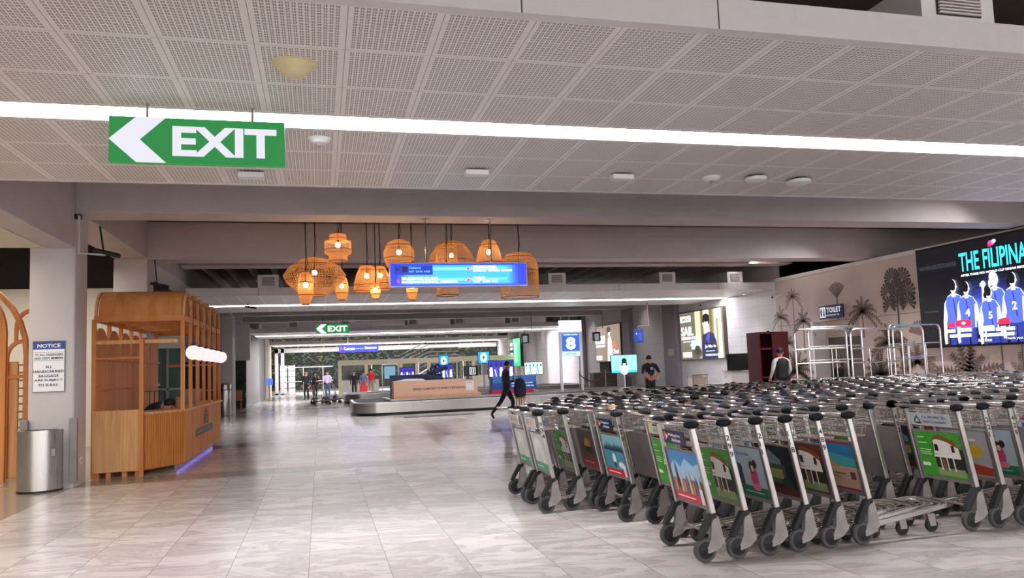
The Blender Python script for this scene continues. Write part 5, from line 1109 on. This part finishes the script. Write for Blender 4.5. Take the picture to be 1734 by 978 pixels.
def trolley_meshes(t):
    for s in (-1, 1):
        y = .29*s; mb = MB(); pts = []
        a, b_ = post_x(.30), post_x(HT)
        w_, d = .023, .014
        mb.add([(a-w_, y-d, .30), (a+w_, y-d, .30), (a+w_, y+d, .30), (a-w_, y+d, .30), (b_-w_, y-d, HT), (b_+w_, y-d, HT), (b_+w_, y+d, HT), (b_-w_, y+d, HT)],
               [(0, 3, 2, 1), (4, 5, 6, 7), (0, 1, 5, 4), (1, 2, 6, 5), (2, 3, 7, 6), (3, 0, 4, 7)])
        mb.build('side_post', M_ALU, t, bevel=.008)
        mb = MB().prism([(.062, .33), (.118, .33), (.158, .135), (.10, .085), (.02, .062), (.0, .085), (.045, .17), (.05, .22)], y-.022, y+.022, 'y')
        mb.build('wheel_bracket', M_GREYP, t, bevel=.005)
        mb = MB(); pf = [(.10, .355), (.04, .345), (-.035, .22), (-.06, .17), (-.025, .165), (.02, .23), (.07, .31), (.10, .32)]
        mb.prism(pf, y-.028, y+.028, 'y'); mb.build('fender', M_RUBBER, t, bevel=.006)
        wh = MB().lathe([(.060, -.017), (.084, -.017), (.09, -.010), (.09, .010), (.084, .017), (.060, .017)], 26); wh.v = [(a_, y+c_, .09+b2) for a_, b2, c_ in wh.v]
        w1 = wh.build('rear_wheel', M_TYRE, t, smooth=True)
        hb = MB().lathe([(.012, -.024), (.02, -.020), (.056, -.019), (.062, -.0185), (.062, .0185), (.056, .019), (.02, .02), (.012, .024)], 20); hb.v = [(a_, y+c_, .09+b2) for a_, b2, c_ in hb.v]
        hb.build('hub', mat('111113', .6), w1, smooth=True)
        MB().ball((post_x(HT)-.005, y, HT+.018), (.066, .042, .037), 14).build('hand_grip', M_GRIP, t, smooth=True)
        cx, cy = .80, .13*s
        cw = MB().lathe([(.035, -.016), (.055, -.013), (.055, .013), (.035, .016)], 16); cw.v = [(cx+a_, cy+c_, .055+b2) for a_, b2, c_ in cw.v]; c1 = cw.build('caster_wheel', M_RUBBER, t, smooth=True)
        MB().prism([(cx-.03, .05), (cx+.03, .05), (cx+.02, .15), (cx-.05, .15)], cy-.026, cy-.018, 'y').prism([(cx-.03, .05), (cx+.03, .05), (cx+.02, .15), (cx-.05, .15)], cy+.018, cy+.026, 'y').build('caster_fork', M_GREYP, c1)
    # handle: tube bowing back between the two grips
    p = post_x(HT); z = HT+.018
    MB().tube([(p-.02, -.29, z), (p-.10, -.275, z+.006), (p-.155, -.225, z+.01), (p-.165, -.15, z+.01), (p-.165, .15, z+.01), (p-.155, .225, z+.01), (p-.10, .275, z+.006), (p-.02, .29, z)], .0125, 8).build('handle_bar', M_BAR, t, smooth=True)
    # platform: tapering flat rails, rounded nose, inner hoops and slats; it rises towards the nose so trolleys nest
    def pz(x): return .135+.085*(x-.1)/.85
    mb = MB()
    def rail(pts, hgt, th):
        n = len(pts)
        for i in range(n-1):
            (x0, y0), (x1, y1) = pts[i], pts[i+1]; d = Vector((x1-x0, y1-y0)).normalized(); nx, ny = -d.y*th/2, d.x*th/2
            e = d*th*.4
            x0 -= e.x; y0 -= e.y; x1 += e.x; y1 += e.y
            vs = [(x0+nx, y0+ny, pz(x0)), (x0-nx, y0-ny, pz(x0)), (x1-nx, y1-ny, pz(x1)), (x1+nx, y1+ny, pz(x1))]
            mb.add([(a_, b2, c_-hgt/2) for a_, b2, c_ in vs]+[(a_, b2, c_+hgt/2) for a_, b2, c_ in vs], [(0, 1, 2, 3), (7, 6, 5, 4), (0, 4, 5, 1), (1, 5, 6, 2), (2, 6, 7, 3), (3, 7, 4, 0)])
    def hoop(x0, x1, w0, w1, r):
        pts = [(x0, -w0)]
        for i in range(6): a = -pi/2+pi/2*i/5; pts.append((x1-r+r*cos(a), -w1+r+r*sin(a)))
        for i in range(6): a = pi/2*i/5; pts.append((x1-r+r*cos(a), w1-r+r*sin(a)))
        pts.append((x0, w0)); return pts
    rail(hoop(.12, .95, .27, .20, .10), .035, .014)
    mb.build('platform_frame', M_BAR, t)
    mb = MB()
    for w_, x1 in ((.20, .88), (.12, .80)): mb.tube([(x, y, pz(x)+.018) for x, y in hoop(.14, x1, w_+.03, w_, .07)], .0065, 6)
    for y in (-.16, -.05, .05, .16): mb.tube([(.14, y, pz(.14)+.012), (.84, y*.8, pz(.84)+.012)], .006, 5)
    for x in (.3, .6): mb.tube([(x, -.24+.07*x, pz(x)-.0), (x, .24-.07*x, pz(x)-.0)], .008, 5)
    mb.tube([(.13, -.28, .17), (.13, .28, .17)], .012, 6); mb.tube([(.80, -.13, .14), (.80, .13, .14)], .012, 6)
    mb.build('platform_rods', M_WIRE, t)
    # wire basket
    mb = MB(); x0t, x1t, x0b, x1b = post_x(.96)+.03, post_x(.96)+.24, post_x(.84)+.02, post_x(.84)+.19
    top = [(x0t, -.26, .965), (x1t-.04, -.25, .975), (x1t, -.20, .978), (x1t, .20, .978), (x1t-.04, .25, .975), (x0t, .26, .965)]; bot = [(x0b, -.24, .835), (x1b-.03, -.22, .835), (x1b, -.18, .835), (x1b, .18, .835), (x1b-.03, .22, .835), (x0b, .24, .835)]
    mb.tube(top, .006, 6, closed=True); mb.tube(bot, .004, 5, closed=True)
    mid = [tuple((a_+b2)/2 for a_, b2 in zip(p_, q_)) for p_, q_ in zip(top, bot)]; mb.tube(mid, .003, 4, closed=True)
    for y in [-.20+.05*i for i in range(9)]:
        mb.tube([(x0t, y, .965), (x0b, y*.95, .835), (x1b, y*.95, .835), (x1t, y, .978)], .0028, 4)
    for f in (.3, .65):
        for s in (-1, 1): mb.tube([(x0t+(x1t-x0t)*f, .25*s, .97), (x0b+(x1b-x0b)*f, .22*s, .835)], .0028, 4)
    mb.build('wire_basket', M_WIRE, t)
def plate(t, kind):
    c = lambda h: mat(h, .35, noise=0); z0 = .845
    W = .36 if kind != 'pa' else .44; H = .11
    O = Vector((post_x(z0)-.035, W/2, z0)); V_ = Vector((-.165, 0, .8)).normalized()
    base = {'airline': '1E2244', 'airline_dark': '10203C', 'white': 'CFCBCB', 'cream': 'C9C2A4', 'pa': 'AEB4BC'}[kind]
    q = [O, O-Vector((0, W, 0)), O-Vector((0, W, 0))+V_*H, O+V_*H]; n = Vector((.01, 0, 0))
    pl = MB().add([*q, *[v+n for v in q]], [(0, 1, 2, 3), (7, 6, 5, 4), (0, 4, 5, 1), (1, 5, 6, 2), (2, 6, 7, 3), (3, 7, 4, 0)]).build('name_plate', c(base), t)
    B = Board(O-Vector((.001, 0, 0)), (0, -1, 0), V_, .0006)
    if 'airline' in kind: B.poly([(.02, .02), (.08, .05), (.05, .095), (.02, .09)], c('D85A50')); B.poly([(.05, .03), (.085, .06), (.06, .08)], c('F0E0D0')); B.text('Philippine', .10, .055, .03, c('E8E8F0'), .02, width=.20); B.text('Airlines', .14, .02, .028, c('E8E8F0'), .02, width=.15)
    elif kind == 'white': B.ell(.06, .055, .03, .035, c('A8A0A4')); B.text('Terminal', .11, .045, .025, c('9A949A'), .0, width=.2)
    elif kind == 'cream': B.rect(.10, .075, .22, .09, c('2A2A28')); B.rect(.10, .02, .24, .06, c('8AA890'))
    else:
        B.poly([(.04, .05), (.075, .095), (.11, .05), (.11, .02), (.095, .02), (.095, .045), (.075, .07), (.055, .045), (.055, .02), (.04, .02)], c('1F6A50')); B.rect(.06, .015, .12, .03, c('6A2A34'))
        B.text('P.A. PROPERTIES', .14, .065, .024, c('4A5058'), .0, width=.26); B.text('HANKYU HANSHIN', .14, .025, .024, c('4A5058'), .0, width=.26)
    B.build('lettering', pl)
def number(t, s):
    """stencilled number down the outer face of the near post"""
    c = mat('1A1A1E', .5, noise=0)
    for i, ch in enumerate(s):
        z = .90-.062*i; B = Board((post_x(z)-.024, -.29+.010, z-.02), (0, -1, 0), (-.165, 0, .8), .0006)
        # on the backward-facing edge and on the side facing the camera
        B2 = Board((post_x(z)-.016, -.305, z-.02), (1, 0, 0), (-.165, 0, .8), .0006); B2.text(ch, .0, 0, .042, c, .02, width=.030 if ch != '1' else None); B2.build('number_decal', t)
ORD = ['', 'first', 'second', 'third', 'fourth', 'fifth', 'sixth', 'seventh', 'eighth', 'ninth', 'tenth', 'eleventh', 'twelfth', 'thirteenth', 'fourteenth', 'fifteenth', 'sixteenth', 'seventeenth', 'eighteenth', 'nineteenth', 'twentieth',
       'twenty-first', 'twenty-second', 'twenty-third', 'twenty-fourth', 'twenty-fifth', 'twenty-sixth', 'twenty-seventh', 'twenty-eighth', 'twenty-ninth', 'thirtieth', 'thirty-first', 'thirty-second', 'thirty-third', 'thirty-fourth', 'thirty-fifth']
def trolleys():
    rnd = random.Random(11)
    proto = thing('baggage_trolley', '', 'baggage trolley'); trolley_meshes(proto); kids = list(proto.children)
    used = [False]
    gripm = {}
    def regrip(o, h):
        if h not in gripm:
            me = o.data.copy(); me.materials.clear(); me.materials.append(mat(h, .5)); gripm[h] = me
        o.data = gripm[h]
    def place(x, y, label, group, ad=None, pl=None, num=None, grip=None, rz=0., dz=0., full=True):
        if not used[0]: t = proto; used[0] = True
        else:
            t = proto.copy(); COL.objects.link(t)
            for o in kids:
                base = o.name.split('.')[0]
                if not full and base in ('caster_wheel',): continue
                q = o.copy(); q.parent = t; COL.objects.link(q)
                for g in o.children:
                    h_ = g.copy(); h_.parent = q; COL.objects.link(h_)
                if grip and base == 'hand_grip' : regrip(q, grip)
        t.location = (x, y, dz); t.rotation_euler = (0, 0, rz); t['label'] = label; t['category'] = 'baggage trolley'; t['group'] = group
        if ad: 
            if ad in ads:
                q = ads[ad].copy(); q.parent = t; COL.objects.link(q)
                for g in ads[ad].children:
                    h_ = g.copy(); h_.parent = q; COL.objects.link(h_)
            else:
                before = set(t.children); ad_board(ad, t); ads[ad] = [c for c in t.children if c not in before][0]
        if pl: plate(t, pl)
        if num: number(t, num)
        return t
    ads = {}
    GR = 'baggage trolleys nested in rows'
    # row 1 from the camera: six trolleys, then a gap, then four more cut by the frame
    y = 5.525
    r1 = [(2.75, 'town', 'airline', None, 'baggage trolley at the left end of the front row, mountain town advert, dark plate'),
          (3.02, 'house', None, '299', 'baggage trolley numbered 299 in the front row, second from its left, green house advert'),
          (3.29, 'couple', None, '211', 'baggage trolley numbered 211 in the front row, advert with a woman in pink'),
          (3.55, 'dark', None, '118', 'baggage trolley numbered 118 in the front row, advert of a dark villa'),
          (3.83, 'house_brown', None, '489', 'baggage trolley numbered 489 in the front row, advert of a house on brown'),
          (4.12, 'beach', None, None, 'unnumbered baggage trolley ending the front left group, its platform nose sticking out')]
    for x, ad, pl, num, lab in r1: place(x, y, lab, GR, ad, pl, num, rz=rnd.uniform(-.008, .008))
    r1b = [(5.22, 'house_big', 'pa', None, 'baggage trolley with a P.A. PROPERTIES plate and large green house advert'), (5.49, 'yellow', None, '221', 'baggage trolley numbered 221 by the right edge, grey advert'),
           (5.76, 'couple', None, '429', 'baggage trolley numbered 429 by the right edge, pale advert with a couple'), (6.03, 'grey', None, None, 'baggage trolley cut by the right edge of the frame, just behind number 429')]
    for x, ad, pl, num, lab in r1b: place(x, 5.575, lab, GR, ad, pl, num)
    rows = [(6.31, 2.98, 7.2, 'second'), (7.12, 2.78, 8.2, 'third'), (7.83, 2.22, 9.0, 'fourth'), (8.52, 2.22, 9.8, 'fifth'), (9.22, 2.75, 10.5, 'sixth'), (9.92, 3.25, 11.3, 'seventh'), (10.6, 3.7, 12.1, 'eighth'), (11.3, 4.3, 12.9, 'ninth'), (12.0, 5.2, 13.4, 'tenth'), (12.7, 7.2, 13.4, 'eleventh')]
    seq = ['grey', 'house', 'red', 'couple', 'dark', 'grey', 'beach', 'lake', 'house_brown']
    total = 10
    for ri, (yc, xa, xb, rn) in enumerate(rows):
        x = xa; k = 0; gap = rnd.randint(7, 11) if ri else 5
        while x < xb and total < 300:
            k += 1; total += 1
            lab = 'baggage trolley %s from the left end of the %s row back' % (ORD[k], rn)
            ad = pl = num = None; grip = None
            if ri <= 4: ad = seq[(k*4+ri*5) % 9] if rnd.random() < .85 else 'grey'
            if ri == 0:
                if k == 1: ad, pl = 'house', 'cream'
                if 4.5 < x < 4.77: num = '483'; lab += ', numbered 483'
                if 5.0 < x < 5.27: num = '602'; lab += ', numbered 602'; ad = 'grey'
            if ri == 1:
                if k == 1: ad, pl, num = 'lake', 'airline_dark', '650'; lab += ', numbered 650'
                if k == 2: ad = 'grey'
            if ri == 2:
                if k == 1: ad, pl, num = 'white', 'white', '934'; lab += ', numbered 934'
                if k == 2: ad = 'house'
                if k == 3: ad = 'red'
            if ri == 3 and k == 1: ad, pl = 'white', 'white'
            if ri > 0 and rnd.random() < .028: grip = rnd.choice(('C8923A', 'B07838')); lab += ', with yellow grips'
            elif rnd.random() < .05: grip = '5A3038'; lab += ', with faded maroon grips'
            elif rnd.random() < .25: grip = '2C2E38'
            place(x, yc+rnd.uniform(-.03, .03), lab, GR, ad, pl, num, grip, rz=rnd.uniform(-.03, .03), full=ri < 5)
            gap -= 1
            if gap <= 0 and ri > 0: x += rnd.uniform(.55, .85); gap = rnd.randint(7, 12)
            else: x += .27+rnd.uniform(-.006, .03)+(.02*ri if ri > 4 else 0)
    # three loose carts far off by the windows
    for x, y_, rz, lab in ((-.05, 39.0, .2, 'leftmost loose baggage trolley far off near the end windows'), (.5, 39.8, .3, 'middle loose baggage trolley far off near the end windows'), (1.0, 41.2, .1, 'rightmost loose baggage trolley far off near the end windows')):
        place(x-.3, y_, lab, 'loose trolleys far off', None, None, None, None, rz)
    print('TROLLEYS', total)
trolleys()
# dark floor plaque before the carousel
tag(MB().box(2.6, 4.9, 24.4, 25.1, 0.0006, .004).build('floor_grating', mat('5A5456', .4, noise=.5, scale=3)), 'dark drain grating set in the floor before the sandal display carousel', 'grating')
